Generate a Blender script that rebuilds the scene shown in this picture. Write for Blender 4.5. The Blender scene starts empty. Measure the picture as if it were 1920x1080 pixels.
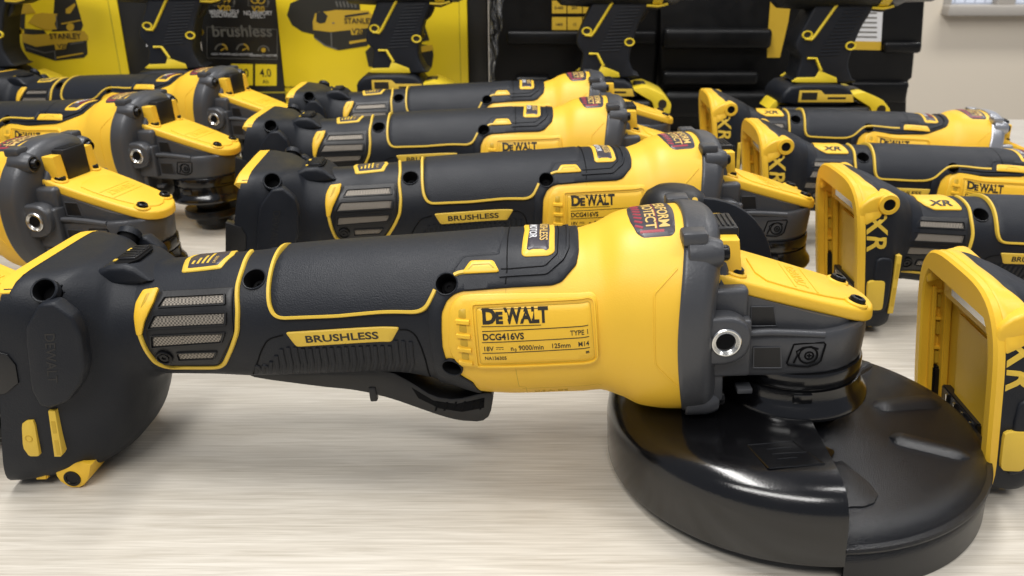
import bpy, bmesh, math, random
from mathutils import Vector, Matrix
from mathutils.geometry import delaunay_2d_cdt

random.seed(7)
S = bpy.context.scene
COL = S.collection
MM = 0.001
R = math.radians

# ------------------------------------------------------------------ camera, world, lamps, exposure
CAM_H = 200.0
cam_d = bpy.data.cameras.new("camera")
cam = bpy.data.objects.new("camera", cam_d)
COL.objects.link(cam)
cam.location = (0, 0, CAM_H * MM)
cam.rotation_euler = (R(90 - 22.3), 0, 0)
cam_d.sensor_width = 36
cam_d.lens = 36 * 1557 / 1920
cam_d.clip_start = 0.01
cam_d.clip_end = 50
cam_d.dof.use_dof = True
cam_d.dof.focus_distance = 0.315
cam_d.dof.aperture_fstop = 25.0
S.camera = cam

W = bpy.data.worlds.new("World")
S.world = W
W.use_nodes = True
bg = W.node_tree.nodes["Background"]
bg.inputs[0].default_value = (0.80, 0.86, 1.0, 1)
bg.inputs[1].default_value = 0.27


def area(name, loc, target, sx, sy, power, col):
    l = bpy.data.lights.new(name, 'AREA')
    l.shape = 'RECTANGLE'
    l.size, l.size_y = sx, sy
    l.energy = power
    l.color = col
    o = bpy.data.objects.new(name, l)
    COL.objects.link(o)
    o.location = loc
    o.rotation_euler = (Vector(target) - Vector(loc)).to_track_quat('-Z', 'Y').to_euler()
    return o


area("ceiling_or_fill_lamp", (-0.35, 0.55, 1.75), (-0.05, 0.5, 0), 1.25, 0.22, 27, (1.0, 0.98, 0.95))
area("ceiling_or_fill_lamp", (0.95, 0.15, 1.75), (0.2, 0.4, 0), 0.25, 1.25, 14, (1.0, 0.98, 0.95))
area("ceiling_or_fill_lamp", (1.5, 1.75, 1.7), (1.5, 2.4, 0.1), 1.3, 0.25, 26, (1.0, 0.97, 0.92))  # added lamp, put in only to brighten the far wall
area("ceiling_or_fill_lamp", (-0.5, -0.9, 1.6), (0, 0.35, 0.05), 1.4, 0.4, 26, (1.0, 0.975, 0.94))  # added front fill, standing in for general room light

S.view_settings.view_transform = 'Standard'
S.view_settings.look = 'None'
S.view_settings.gamma = 1
S.view_settings.use_curve_mapping = False
S.view_settings.exposure = 0


# ------------------------------------------------------------------ materials
def mat(name, col, rough=0.5, metal=0.0, bump=0.0, bscale=900, var=0.0, coat=0.0, spec=0.5, vscale=60):
    m = bpy.data.materials.new(name)
    m.use_nodes = True
    nt = m.node_tree
    b = nt.nodes["Principled BSDF"]
    b.inputs["Base Color"].default_value = (*col, 1)
    b.inputs["Roughness"].default_value = rough
    b.inputs["Metallic"].default_value = metal
    b.inputs["Specular IOR Level"].default_value = spec
    b.inputs["Coat Weight"].default_value = coat
    b.inputs["Coat Roughness"].default_value = 0.12
    tc = nt.nodes.new("ShaderNodeTexCoord")
    if bump:
        n = nt.nodes.new("ShaderNodeTexNoise")
        n.inputs["Scale"].default_value = bscale
        n.inputs["Detail"].default_value = 2
        nt.links.new(tc.outputs["Object"], n.inputs["Vector"])
        bp = nt.nodes.new("ShaderNodeBump")
        bp.inputs["Strength"].default_value = bump
        bp.inputs["Distance"].default_value = 0.0004
        nt.links.new(n.outputs["Fac"], bp.inputs["Height"])
        nt.links.new(bp.outputs["Normal"], b.inputs["Normal"])
    if var:
        n = nt.nodes.new("ShaderNodeTexNoise")
        n.inputs["Scale"].default_value = vscale
        n.inputs["Detail"].default_value = 5
        nt.links.new(tc.outputs["Object"], n.inputs["Vector"])
        mr = nt.nodes.new("ShaderNodeMapRange")
        mr.inputs["From Min"].default_value = 0.3
        mr.inputs["From Max"].default_value = 0.7
        mr.inputs["To Min"].default_value = max(0.05, rough - var)
        mr.inputs["To Max"].default_value = min(1, rough + var)
        nt.links.new(n.outputs["Fac"], mr.inputs["Value"])
        nt.links.new(mr.outputs["Result"], b.inputs["Roughness"])
    return m


M = dict(
    rubber=mat("black_rubber", (0.0066, 0.0084, 0.0128), 0.5, bump=0.25, bscale=1700, var=0.08, spec=0.32),
    grip=mat("stippled_grip_rubber", (0.0095, 0.0115, 0.0165), 0.5, bump=0.5, bscale=2000, var=0.05, spec=0.34),
    plastic=mat("black_plastic", (0.006, 0.006, 0.0068), 0.42, bump=0.1, var=0.06),
    hole=mat("recess_black", (0.0025, 0.0025, 0.003), 0.8, spec=0.15),  # shade inside holes and recesses put into the colour; also black moulded lines
    yellow=mat("yellow_plastic", (0.80, 0.48, 0.03), 0.44, bump=0.15, bscale=1900, var=0.09, vscale=28),
    yellow2=mat("yellow_trim", (0.66, 0.44, 0.045), 0.5, bump=0.1),
    lemon=mat("lemon_yellow_plastic", (0.82, 0.61, 0.03), 0.45),
    grey=mat("grey_cast_housing", (0.062, 0.064, 0.070), 0.38, metal=0.25, bump=0.22, bscale=900, var=0.07),
    silver=mat("silver_cast_housing", (0.42, 0.43, 0.46), 0.34, metal=0.75, bump=0.2, bscale=900, var=0.07),
    steel=mat("bright_steel", (0.72, 0.72, 0.70), 0.22, metal=1.0),
    mesh=mat("filter_mesh", (0.30, 0.275, 0.24), 0.5, metal=0.35),
    gloss=mat("black_painted_steel", (0.0035, 0.0035, 0.004), 0.17, bump=0.10, bscale=1500, var=0.06, coat=0.3, vscale=40),
    satin=mat("black_textured_paint", (0.0062, 0.0066, 0.0082), 0.24, bump=0.55, bscale=2600, var=0.02),
    screw=mat("black_screw", (0.010, 0.010, 0.011), 0.28, metal=0.5),
    ink=mat("black_ink", (0.016, 0.013, 0.008), 0.5),
    stickerdark=mat("sticker_dark_film", (0.040, 0.034, 0.044), 0.35),
    white=mat("white_ink", (0.62, 0.62, 0.63), 0.5),
    red=mat("red_ink", (0.30, 0.028, 0.045), 0.4),
    amber=mat("amber_ink", (0.62, 0.42, 0.13), 0.45),
    carton=mat("yellow_carton", (0.84, 0.625, 0.016), 0.40, var=0.05, vscale=20),
    cartonk=mat("black_carton", (0.010, 0.010, 0.010), 0.4, var=0.05, vscale=20),
    printgrey=mat("grey_ink", (0.13, 0.125, 0.11), 0.5),
    printolive=mat("olive_ink", (0.36, 0.29, 0.02), 0.5),
    ochre_print_or_shade=mat("ochre_ink_or_shade", (0.52, 0.33, 0.02), 0.5),  # print colour; on yellow plastic it paints the shade in small openings
    printdark=mat("dark_print_ink", (0.02, 0.019, 0.014), 0.45),
    case=mat("black_case_plastic", (0.0022, 0.0022, 0.0025), 0.42, bump=0.3, bscale=900, var=0.08, spec=0.25),
    wall=mat("beige_wall_paint", (0.74, 0.66, 0.54), 0.8, bump=0.1, bscale=60),
    frame=mat("window_frame_paint", (0.42, 0.39, 0.35), 0.6),
    floor=mat("floor_tile", (0.35, 0.32, 0.28), 0.5),
)

# a mesh weave on the filter mesh: fine checker of dark gaps
nt = M['mesh'].node_tree
tc = nt.nodes.new("ShaderNodeTexCoord")
ck = nt.nodes.new("ShaderNodeTexChecker")
ck.inputs["Scale"].default_value = 1400
ck.inputs["Color1"].default_value = (0.30, 0.265, 0.22, 1)
ck.inputs["Color2"].default_value = (0.085, 0.075, 0.062, 1)
nt.links.new(tc.outputs["Object"], ck.inputs["Vector"])
nt.links.new(ck.outputs["Color"], nt.nodes["Principled BSDF"].inputs["Base Color"])


def wood():
    m = bpy.data.materials.new("pale_wood_laminate")
    m.use_nodes = True
    nt = m.node_tree
    b = nt.nodes["Principled BSDF"]
    tc = nt.nodes.new("ShaderNodeTexCoord")
    mp = nt.nodes.new("ShaderNodeMapping")
    mp.inputs["Scale"].default_value = (26, 640, 1)
    mp.inputs["Rotation"].default_value = (0, 0, R(1.5))
    nt.links.new(tc.outputs["Object"], mp.inputs["Vector"])
    n1 = nt.nodes.new("ShaderNodeTexNoise")
    n1.inputs["Scale"].default_value = 1.0
    n1.inputs["Detail"].default_value = 8
    n1.inputs["Roughness"].default_value = 0.62
    n1.inputs["Distortion"].default_value = 0.6
    nt.links.new(mp.outputs["Vector"], n1.inputs["Vector"])
    mp2 = nt.nodes.new("ShaderNodeMapping")
    mp2.inputs["Scale"].default_value = (3, 75, 1)
    nt.links.new(tc.outputs["Object"], mp2.inputs["Vector"])
    n2 = nt.nodes.new("ShaderNodeTexNoise")
    n2.inputs["Scale"].default_value = 1.0
    n2.inputs["Detail"].default_value = 3
    n2.inputs["Distortion"].default_value = 1.2
    nt.links.new(mp2.outputs["Vector"], n2.inputs["Vector"])
    mp3 = nt.nodes.new("ShaderNodeMapping")
    mp3.inputs["Scale"].default_value = (34, 1500, 1)
    nt.links.new(tc.outputs["Object"], mp3.inputs["Vector"])
    n3 = nt.nodes.new("ShaderNodeTexNoise")
    n3.inputs["Scale"].default_value = 1.0
    n3.inputs["Detail"].default_value = 4
    nt.links.new(mp3.outputs["Vector"], n3.inputs["Vector"])
    mx3 = nt.nodes.new("ShaderNodeMix")
    mx3.inputs[0].default_value = 0.38
    nt.links.new(n1.outputs["Fac"], mx3.inputs[2])
    nt.links.new(n3.outputs["Fac"], mx3.inputs[3])
    cr = nt.nodes.new("ShaderNodeValToRGB")
    cr.color_ramp.elements[0].position = 0.36
    cr.color_ramp.elements[0].color = (0.40, 0.36, 0.295, 1)
    cr.color_ramp.elements[1].position = 0.60
    cr.color_ramp.elements[1].color = (0.60, 0.56, 0.49, 1)
    mx = nt.nodes.new("ShaderNodeMix")
    mx.inputs[0].default_value = 0.26
    nt.links.new(mx3.outputs[0], mx.inputs[2])
    nt.links.new(n2.outputs["Fac"], mx.inputs[3])
    nt.links.new(mx.outputs[0], cr.inputs["Fac"])
    nt.links.new(cr.outputs["Color"], b.inputs["Base Color"])
    b.inputs["Roughness"].default_value = 0.5
    bp = nt.nodes.new("ShaderNodeBump")
    bp.inputs["Strength"].default_value = 0.12
    bp.inputs["Distance"].default_value = 0.0003
    nt.links.new(n1.outputs["Fac"], bp.inputs["Height"])
    nt.links.new(bp.outputs["Normal"], b.inputs["Normal"])
    return m


M['wood'] = wood()


# ------------------------------------------------------------------ helpers
def tag(o, label=None, cat=None, group=None, kind=None):
    for k, v in (('label', label), ('category', cat), ('group', group), ('kind', kind)):
        if v:
            o[k] = v
    return o


def empty(name, loc, rot=(0, 0, 0)):
    o = bpy.data.objects.new(name, None)
    o.empty_display_size = 0.01
    COL.objects.link(o)
    o.location = Vector(loc) * MM
    o.rotation_euler = rot
    return o


def link_mesh(name, me, material, parent=None, sharp=35):
    if sharp is not None:
        for p in me.polygons:
            p.use_smooth = True
        me.set_sharp_from_angle(angle=R(sharp))
    me.materials.append(M[material])
    o = bpy.data.objects.new(name, me)
    COL.objects.link(o)
    if parent:
        o.parent = parent
    return o


def obj(name, bm, material, parent=None, sharp=35):
    bmesh.ops.scale(bm, vec=(MM, MM, MM), verts=bm.verts)
    bmesh.ops.recalc_face_normals(bm, faces=bm.faces)
    me = bpy.data.meshes.new(name)
    bm.to_mesh(me)
    bm.free()
    return link_mesh(name, me, material, parent, sharp)


def obj_raw(name, verts, faces, material, parent=None, sharp=35, recalc=True):
    bm = bmesh.new()
    vs = [bm.verts.new(v) for v in verts]
    for f in faces:
        try:
            bm.faces.new([vs[i] for i in f])
        except ValueError:
            pass
    if not recalc:
        bmesh.ops.scale(bm, vec=(MM, MM, MM), verts=bm.verts)
        me = bpy.data.meshes.new(name)
        bm.to_mesh(me)
        bm.free()
        return link_mesh(name, me, material, parent, sharp)
    return obj(name, bm, material, parent, sharp)


def children(o):
    return [c for c in COL.objects if c.parent == o]


def copy_tree(o, parent=None):
    c = o.copy()
    COL.objects.link(c)
    if parent:
        c.parent = parent
        c.matrix_parent_inverse = o.matrix_parent_inverse.copy()
    for ch in children(o):
        copy_tree(ch, c)
    return c


def box(bm, x0, x1, y0, y1, z0, z1, r=0.0, seg=2, mtx=None):
    g = bmesh.ops.create_cube(bm, size=1)
    vs = g['verts']
    for v in vs:
        v.co = Vector(((x0 + x1) / 2 + v.co.x * (x1 - x0), (y0 + y1) / 2 + v.co.y * (y1 - y0), (z0 + z1) / 2 + v.co.z * (z1 - z0)))
    if r:
        es = list({e for v in vs for e in v.link_edges})
        res = bmesh.ops.bevel(bm, geom=es, offset=r, segments=seg, affect='EDGES', profile=0.5)
        vs = list({v for f in res['faces'] for v in f.verts} | {v for v in vs if v.is_valid})
    if mtx is not None:
        for v in vs:
            v.co = mtx @ v.co
    return vs


def chaikin(P, n=1, closed=True, keep=0.22):
    for _ in range(n):
        Q = []
        L = len(P)
        rng = range(L if closed else L - 1)
        if not closed:
            Q.append(P[0])
        for i in rng:
            a, b = P[i], P[(i + 1) % L]
            Q.append(tuple(a[k] + (b[k] - a[k]) * keep for k in range(len(a))))
            Q.append(tuple(b[k] + (a[k] - b[k]) * keep for k in range(len(a))))
        if not closed:
            Q.append(P[-1])
        P = Q
    return P


def prism(bm, poly, f0, f1, bevel=0.0, seg=2):
    """poly: list of (a,b); f0/f1 map (a,b)->xyz for the two ends."""
    a = [bm.verts.new(f0(*p)) for p in poly]
    b = [bm.verts.new(f1(*p)) for p in poly]
    n = len(poly)
    fs = [bm.faces.new(a), bm.faces.new(list(reversed(b)))]
    for i in range(n):
        fs.append(bm.faces.new((a[i], b[i], b[(i + 1) % n], a[(i + 1) % n])))
    if bevel:
        bmesh.ops.recalc_face_normals(bm, faces=fs)
        es = list({e for f in fs[:2] for e in f.edges})
        bmesh.ops.bevel(bm, geom=es, offset=bevel, segments=seg, affect='EDGES', profile=0.5, clamp_overlap=True)


def lathe(bm, prof, seg=48, mtx=None, a0=0.0, a1=360.0, cap=False):
    """prof: list of (r,z) revolved about z"""
    full = abs(a1 - a0 - 360) < 1e-6
    n = seg if full else seg + 1
    rings = []
    for i in range(n):
        a = R(a0 + (a1 - a0) * i / seg)
        ring = []
        for r, z in prof:
            co = Vector((r * math.cos(a), r * math.sin(a), z))
            if mtx is not None:
                co = mtx @ co
            ring.append(bm.verts.new(co))
        rings.append(ring)
    for i in range(seg):
        A, B = rings[i], rings[(i + 1) % n]
        for k in range(len(prof) - 1):
            bm.faces.new((A[k], B[k], B[k + 1], A[k + 1]))
    if not full and cap:
        bm.faces.new(rings[0])
        bm.faces.new(rings[-1])
    if full:
        bmesh.ops.remove_doubles(bm, verts=[v for r_ in rings for v in r_], dist=1e-4)


def frame_z(pos, nrm, up=(0, 0, 1)):
    z = Vector(nrm).normalized()
    x = Vector(up).cross(z)
    if x.length < 1e-3:
        x = Vector((1, 0, 0)).cross(z)
    x.normalize()
    y = z.cross(x)
    return Matrix(((x.x, y.x, z.x, pos[0]), (x.y, y.y, z.y, pos[1]), (x.z, y.z, z.z, pos[2]), (0, 0, 0, 1)))


def tube(bm, pts, rad, seg=8):
    pts = [Vector(p) for p in pts]
    rings = []
    for i, p in enumerate(pts):
        t = (pts[min(i + 1, len(pts) - 1)] - pts[max(i - 1, 0)]).normalized()
        m = frame_z(p, t, (0.13, 0.21, 0.97))
        rings.append([bm.verts.new(m @ Vector((rad * math.cos(2 * math.pi * k / seg), rad * math.sin(2 * math.pi * k / seg), 0))) for k in range(seg)])
    for A, B in zip(rings, rings[1:]):
        for k in range(seg):
            bm.faces.new((A[k], A[(k + 1) % seg], B[(k + 1) % seg], B[k]))
    bm.faces.new(rings[0])
    bm.faces.new(rings[-1])


_tc = {}


def text_geo(body, size, bold=0.0, align='LEFT', sx=1.0, shear=0.0):
    key = (body, size, bold, align, sx, shear)
    if key not in _tc:
        cu = bpy.data.curves.new("t", 'FONT')
        cu.body = body
        cu.size = size
        cu.offset = bold
        cu.align_x = align
        cu.resolution_u = 3
        cu.shear = shear
        cu.extrude = 0.06
        o = bpy.data.objects.new("t", cu)
        me = bpy.data.meshes.new_from_object(o)
        _tc[key] = ([(v.co.x * sx, v.co.y, v.co.z) for v in me.vertices], [tuple(p.vertices) for p in me.polygons])
        bpy.data.objects.remove(o)
        bpy.data.meshes.remove(me)
    return _tc[key]


def text_into(bm, body, size, mapper, bold=0.0, align='LEFT', sx=1.0, shear=0.0):
    vs, fs = text_geo(body, size, bold, align, sx, shear)
    nv = [bm.verts.new(mapper(*v)) for v in vs]
    for f in fs:
        try:
            bm.faces.new([nv[i] for i in f])
        except ValueError:
            pass

# ------------------------------------------------------------------ lofted body surfaces (grinder frame: x along the axis, -y towards the label side, z up)
class Loft:
    def __init__(s, st, sh=0.0, r0=0, r1=1):
        s.st = st
        s.X = [a[0] for a in st]
        s.sh, s.r0, s.r1 = sh, r0, r1
        s.bow = None
        s.tab = []
        for k in range(1, len(st[0])):
            Y = [a[k] for a in st]
            h = [s.X[i + 1] - s.X[i] for i in range(len(st) - 1)]
            d = [(Y[i + 1] - Y[i]) / h[i] for i in range(len(st) - 1)]
            m = [d[0]] + [0 if d[i - 1] * d[i] <= 0 else 2 * d[i - 1] * d[i] / (d[i - 1] + d[i]) for i in range(1, len(d))] + [d[-1]]
            s.tab.append((Y, h, m))

    def val(s, u):
        X = s.X
        i = 0
        while i < len(X) - 2 and u > X[i + 1]:
            i += 1
        out = []
        for Y, h, m in s.tab:
            t = (u - X[i]) / h[i]
            t = max(-0.5, min(1.5, t))
            out.append((2 * t**3 - 3 * t * t + 1) * Y[i] + (t**3 - 2 * t * t + t) * h[i] * m[i] + (-2 * t**3 + 3 * t * t) * Y[i + 1] + (t**3 - t * t) * h[i] * m[i + 1])
        return out

    def at(s, u, th, off=0.0):
        cv, b, a, n, *n2 = s.val(u)
        c, sn = math.cos(R(th)), math.sin(R(th))
        if n2 and sn < 0:
            n = n2[0]
        r = 1 / ((abs(c) / (a + off)) ** n + (abs(sn) / (b + off)) ** n) ** (1 / n)
        v = cv + r * sn
        if s.sh:
            k = (u - s.r0) / (s.r1 - s.r0)
            u = u + s.sh * v * max(0, min(1, k))
        if s.bow:
            k = (u - s.bow[1]) / (s.bow[2] - s.bow[1])
            u = u - s.bow[0] * c * c * max(0, min(1, k))
        return Vector((u, -r * c, v))

    def nrm(s, u, th):
        a = s.at(u + .3, th) - s.at(u - .3, th)
        b = s.at(u, th + .7) - s.at(u, th - .7)
        n = a.cross(b)
        p = s.at(u, th)
        if n.dot(Vector((0, p.y, p.z))) < 0:
            n = -n
        return n.normalized()

    def off(s, u, th, h):
        return s.at(u, th) + s.nrm(u, th) * h

    def mesh(s, bm, u0, u1, nu, nt=96, off=0.0, cap0=True, cap1=True):
        rings = []
        for i in range(nu + 1):
            u = u0 + (u1 - u0) * i / nu
            rings.append([bm.verts.new(s.at(u, 360 * k / nt, off)) for k in range(nt)])
        for A, B in zip(rings, rings[1:]):
            for k in range(nt):
                bm.faces.new((A[k], B[k], B[(k + 1) % nt], A[(k + 1) % nt]))
        if cap0:
            bm.faces.new(rings[0])
        if cap1:
            bm.faces.new(rings[-1])


BODY = Loft([(-148, 3.6, 22.9, 22.6, 2.0), (-120, 3.4, 23.8, 23.4, 2.05), (-103, 3.3, 24.8, 24.3, 2.1), (-71, 3.8, 25.7, 25.2, 2.1), (-48, 4.1, 26.0, 25.7, 2.1), (-27, 2.2, 28.3, 27.6, 2.1), (-12.7, 0, 30.8, 29.5, 2.15), (2, -.3, 31.5, 30.3, 2.2), (26, -.6, 31.1, 30.6, 2.2), (33, .4, 31.7, 31, 2.2), (41, 1.0, 34.7, 32.8, 2.3), (49, -.2, 37.4, 34.4, 2.35), (60, -.6, 38.4, 35.6, 2.4), (72, -.5, 38.8, 36, 2.4)])
BODY.bow = (5.5, 42, 66)


def bst(L):
    return [(u, (t + b) / 2, (t - b) / 2, a, *n) for u, t, b, a, *n in L]


BASE_A = Loft(bst([(-188, 33, -54, 36.8, 7.0), (-185, 33, -54, 36.8, 7.0), (-177, 32.5, -55, 36.6, 5.4), (-169, 31.7, -55, 35.6, 4.4), (-163, 30.8, -54, 33.4, 3.7), (-158, 29.8, -50.5, 30.4, 3.1), (-154.5, 29, -45, 27.8, 2.75), (-151.5, 28.2, -36, 25.6, 2.4), (-148.5, 27.6, -27, 24.0, 2.2), (-145, 27.1, -21, 23.2, 2.05), (-140, 26.6, -19.6, 22.7, 2.0)]), 0.27, -150, -172)
BASE_B = Loft(bst([(-161, 40, -42, 36.2, 3.7, 7), (-153, 40, -42, 36.5, 3.8, 7), (-146, 38, -41, 35.5, 3.6, 5.5), (-141, 35, -36, 32, 3.0, 4), (-137, 32.5, -27, 27.5, 2.5, 2.8), (-133, 30, -20.5, 24, 2.2, 2.2), (-126, 27.2, -20.3, 23.4, 2.05, 2.05)]), -0.2, -135, -146)
DEG = 0.5236   # mm of girth per degree at radius 30


def resample(P, step, closed=True):
    out = []
    n = len(P)
    for i in range(n if closed else n - 1):
        a, b = P[i], P[(i + 1) % n]
        L = math.hypot(b[0] - a[0], (b[1] - a[1]) * DEG)
        k = max(1, int(math.ceil(L / step)))
        for j in range(k):
            t = j / k
            out.append((a[0] + (b[0] - a[0]) * t, a[1] + (b[1] - a[1]) * t))
    if not closed:
        out.append(P[-1])
    return out


def roundpoly(P, r, closed=True):
    out = []
    n = len(P)
    for i in range(n):
        if not closed and i in (0, n - 1):
            out.append(P[i])
            continue
        a, b, c = P[i - 1], P[i], P[(i + 1) % n]
        la = math.hypot(a[0] - b[0], (a[1] - b[1]) * DEG)
        lc = math.hypot(c[0] - b[0], (c[1] - b[1]) * DEG)
        da, dc = min(r, .45 * la), min(r, .45 * lc)
        if la < 1e-6 or lc < 1e-6:
            out.append(b)
            continue
        p0 = tuple(b[k] + (a[k] - b[k]) * da / la for k in (0, 1))
        p1 = tuple(b[k] + (c[k] - b[k]) * dc / lc for k in (0, 1))
        for j in range(5):
            t = j / 4
            out.append(tuple((1 - t) ** 2 * p0[k] + 2 * t * (1 - t) * b[k] + t * t * p1[k] for k in (0, 1)))
    return out


RR = {1: 1.1, 2: 2.6}


def patch_into(bm, surf, poly, h, step=1.4, grid=2.2, rnd=1, base=-0.5, keep=0.22):
    P = roundpoly(poly, RR.get(rnd, rnd)) if rnd else list(poly)
    P = resample(P, step)
    Q = [Vector((p[0], p[1] * DEG)) for p in P]
    n = len(Q)
    area_ = sum(Q[i].x * Q[(i + 1) % n].y - Q[(i + 1) % n].x * Q[i].y for i in range(n))
    if area_ < 0:
        Q.reverse()
    # inset loop for a rounded rim
    ch = min(0.45, abs(h) * 0.6 + 0.05)
    ins = []
    for i in range(n):
        t = (Q[(i + 1) % n] - Q[i - 1])
        if t.length < 1e-6:
            t = Vector((1, 0))
        t.normalize()
        ins.append(Q[i] + Vector((-t.y, t.x)) * ch)
    x0, x1 = min(q.x for q in ins), max(q.x for q in ins)
    y0, y1 = min(q.y for q in ins), max(q.y for q in ins)

    def inside(p):
        c = False
        j = n - 1
        for i in range(n):
            a, b = ins[i], ins[j]
            if (a.y > p.y) != (b.y > p.y) and p.x < (b.x - a.x) * (p.y - a.y) / (b.y - a.y) + a.x:
                c = not c
            j = i
        return c
    pts = []
    gx = int((x1 - x0) / grid)
    gy = int((y1 - y0) / grid)
    for i in range(1, gx + 1):
        for j in range(1, gy + 1):
            p = Vector((x0 + (x1 - x0) * i / (gx + 1) + (0.3 * grid if j % 2 else 0), y0 + (y1 - y0) * j / (gy + 1)))
            if inside(p) and min((p - q).length_squared for q in ins) > (0.45 * grid) ** 2:
                pts.append(p)
    r = delaunay_2d_cdt(ins + pts, [], [list(range(n))], 1, 1e-5)
    vv, _, ff = r[0], r[1], r[2]
    top = [bm.verts.new(surf.off(p.x, p.y / DEG, h)) for p in vv]
    for f in ff:
        try:
            bm.faces.new([top[i] for i in f])
        except ValueError:
            pass
    # map the input loop to output verts
    orig = r[3]
    loop = [None] * n
    for vi, src in enumerate(orig):
        for sidx in src:
            if sidx < n:
                loop[sidx] = top[vi]
    mid = [bm.verts.new(surf.off(q.x, q.y / DEG, h - ch * 0.8 if h > 0.3 else h * 0.5)) for q in Q]
    bot = [bm.verts.new(surf.off(q.x, q.y / DEG, base)) for q in Q]
    for i in range(n):
        j = (i + 1) % n
        if loop[i] and loop[j] and loop[i] != loop[j]:
            try:
                bm.faces.new((loop[i], mid[i], mid[j], loop[j]))
            except ValueError:
                pass
        bm.faces.new((mid[i], bot[i], bot[j], mid[j]))


def ribbon_into(bm, surf, path, w, h, closed=False, rnd=2, base=-0.4, step=1.2):
    P = roundpoly(path, RR.get(rnd, rnd), closed) if rnd else list(path)
    P = resample(P, step, closed)
    Q = [Vector((p[0], p[1] * DEG)) for p in P]
    n = len(Q)
    rows = []
    for i in range(n):
        a = Q[i - 1] if (closed or i > 0) else Q[0]
        b = Q[(i + 1) % n] if (closed or i < n - 1) else Q[-1]
        t = (b - a)
        if t.length < 1e-9:
            t = Vector((1, 0))
        t.normalize()
        nn = Vector((-t.y, t.x))
        rows.append([bm.verts.new(surf.off((Q[i] + nn * w * f).x, (Q[i] + nn * w * f).y / DEG, hh)) for f, hh in ((-.5, base), (-.5, h * .55), (-.3, h), (.3, h), (.5, h * .55), (.5, base))])
    for i in range(n if closed else n - 1):
        A, B = rows[i], rows[(i + 1) % n]
        for k in range(5):
            bm.faces.new((A[k], B[k], B[k + 1], A[k + 1]))
    if not closed:
        bm.faces.new(rows[0])
        bm.faces.new(rows[-1])


def patch(name, surf, poly, h, material, parent, **kw):
    bm = bmesh.new()
    patch_into(bm, surf, poly, h, **kw)
    return obj(name, bm, material, parent, 40)


def ribbon(name, surf, path, w, h, material, parent, **kw):
    bm = bmesh.new()
    ribbon_into(bm, surf, path, w, h, **kw)
    return obj(name, bm, material, parent, 50)


def mirror(P):
    return [(u, 180 - t) for u, t in P]


def text_on(bm, surf, body, size, u0, t0, h=0.2, ang=0.0, **kw):
    c, s = math.cos(R(ang)), math.sin(R(ang))

    def mp(x, y, z):
        du, ds = x * c - y * s, x * s + y * c
        u = u0 + du
        return surf.off(u, t0 + ds / DEG, h + z)
    text_into(bm, body, size, mp, **kw)


def screw_hole(surf, u, t, r, parent, lift=0.0, depth=6.5):
    """lip and deep well of a fastener hole; the shells around it are cut open by drill_holes()"""
    n = surf.nrm(u, t)
    p = surf.at(u, t) + n * lift
    m = frame_z(p, n)
    bm = bmesh.new()
    lathe(bm, [(r * 1.14, -1.2), (r * 1.14, .12), (r * 1.08, .3), (r * 1.0, .18), (r * .98, -.6)], 32, m)
    o = obj('screw_hole', bm, 'rubber', parent, 40)
    bm = bmesh.new()
    lathe(bm, [(r * 1.0, .1), (r * .96, -1), (r * .8, -depth), (0, -depth)], 32, m)
    obj('recess', bm, 'hole', o, 40)
    bm = bmesh.new()
    lathe(bm, [(r * .55, -depth), (r * .55, -depth + 1.4), (r * .45, -depth + 1.7), (r * .22, -depth + 1.6), (r * .2, -depth + 1), (0, -depth + 1)], 20, m)
    obj('screw', bm, 'hole', o, 40)  # screw takes the recess black, so the shade of the well is painted on
    return (p, n, r)


def drill_holes(o, holes, sharp=40):
    """cut round fastener holes through one shell"""
    bm = bmesh.new()
    for p, n, r in holes:
        lathe(bm, [(0, -9), (r, -9), (r, 5), (0, 5)], 28, frame_z(p, n))
    bmesh.ops.scale(bm, vec=(MM, MM, MM), verts=bm.verts)
    bmesh.ops.recalc_face_normals(bm, faces=bm.faces)
    me = bpy.data.meshes.new("cutter")
    bm.to_mesh(me)
    bm.free()
    c = bpy.data.objects.new("cutter", me)
    COL.objects.link(c)
    md = o.modifiers.new("holes", 'BOOLEAN')
    md.operation = 'DIFFERENCE'
    md.solver = 'EXACT'
    md.use_hole_tolerant = True
    md.object = c
    bpy.context.view_layer.update()
    dg = bpy.context.evaluated_depsgraph_get()
    new = bpy.data.meshes.new_from_object(o.evaluated_get(dg))
    o.modifiers.remove(md)
    if len(new.polygons) > 0.5 * len(o.data.polygons):
        mats = list(o.data.materials)
        o.data = new
        new.materials.clear()
        for k in mats:
            new.materials.append(k)
        for f in new.polygons:
            f.use_smooth = True
            f.material_index = 0
        new.set_sharp_from_angle(angle=R(sharp))
    bpy.data.objects.remove(c)


def torx(name, pos, nrm, r, parent, h=2.0):
    m = frame_z(pos, nrm)
    bm = bmesh.new()
    lathe(bm, [(r, -1.5), (r, h * .55), (r * .93, h * .85), (r * .75, h), (r * .5, h), (r * .46, h * .55), (0, h * .5)], 24, m)
    return obj(name, bm, 'screw', parent, 40)


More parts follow.
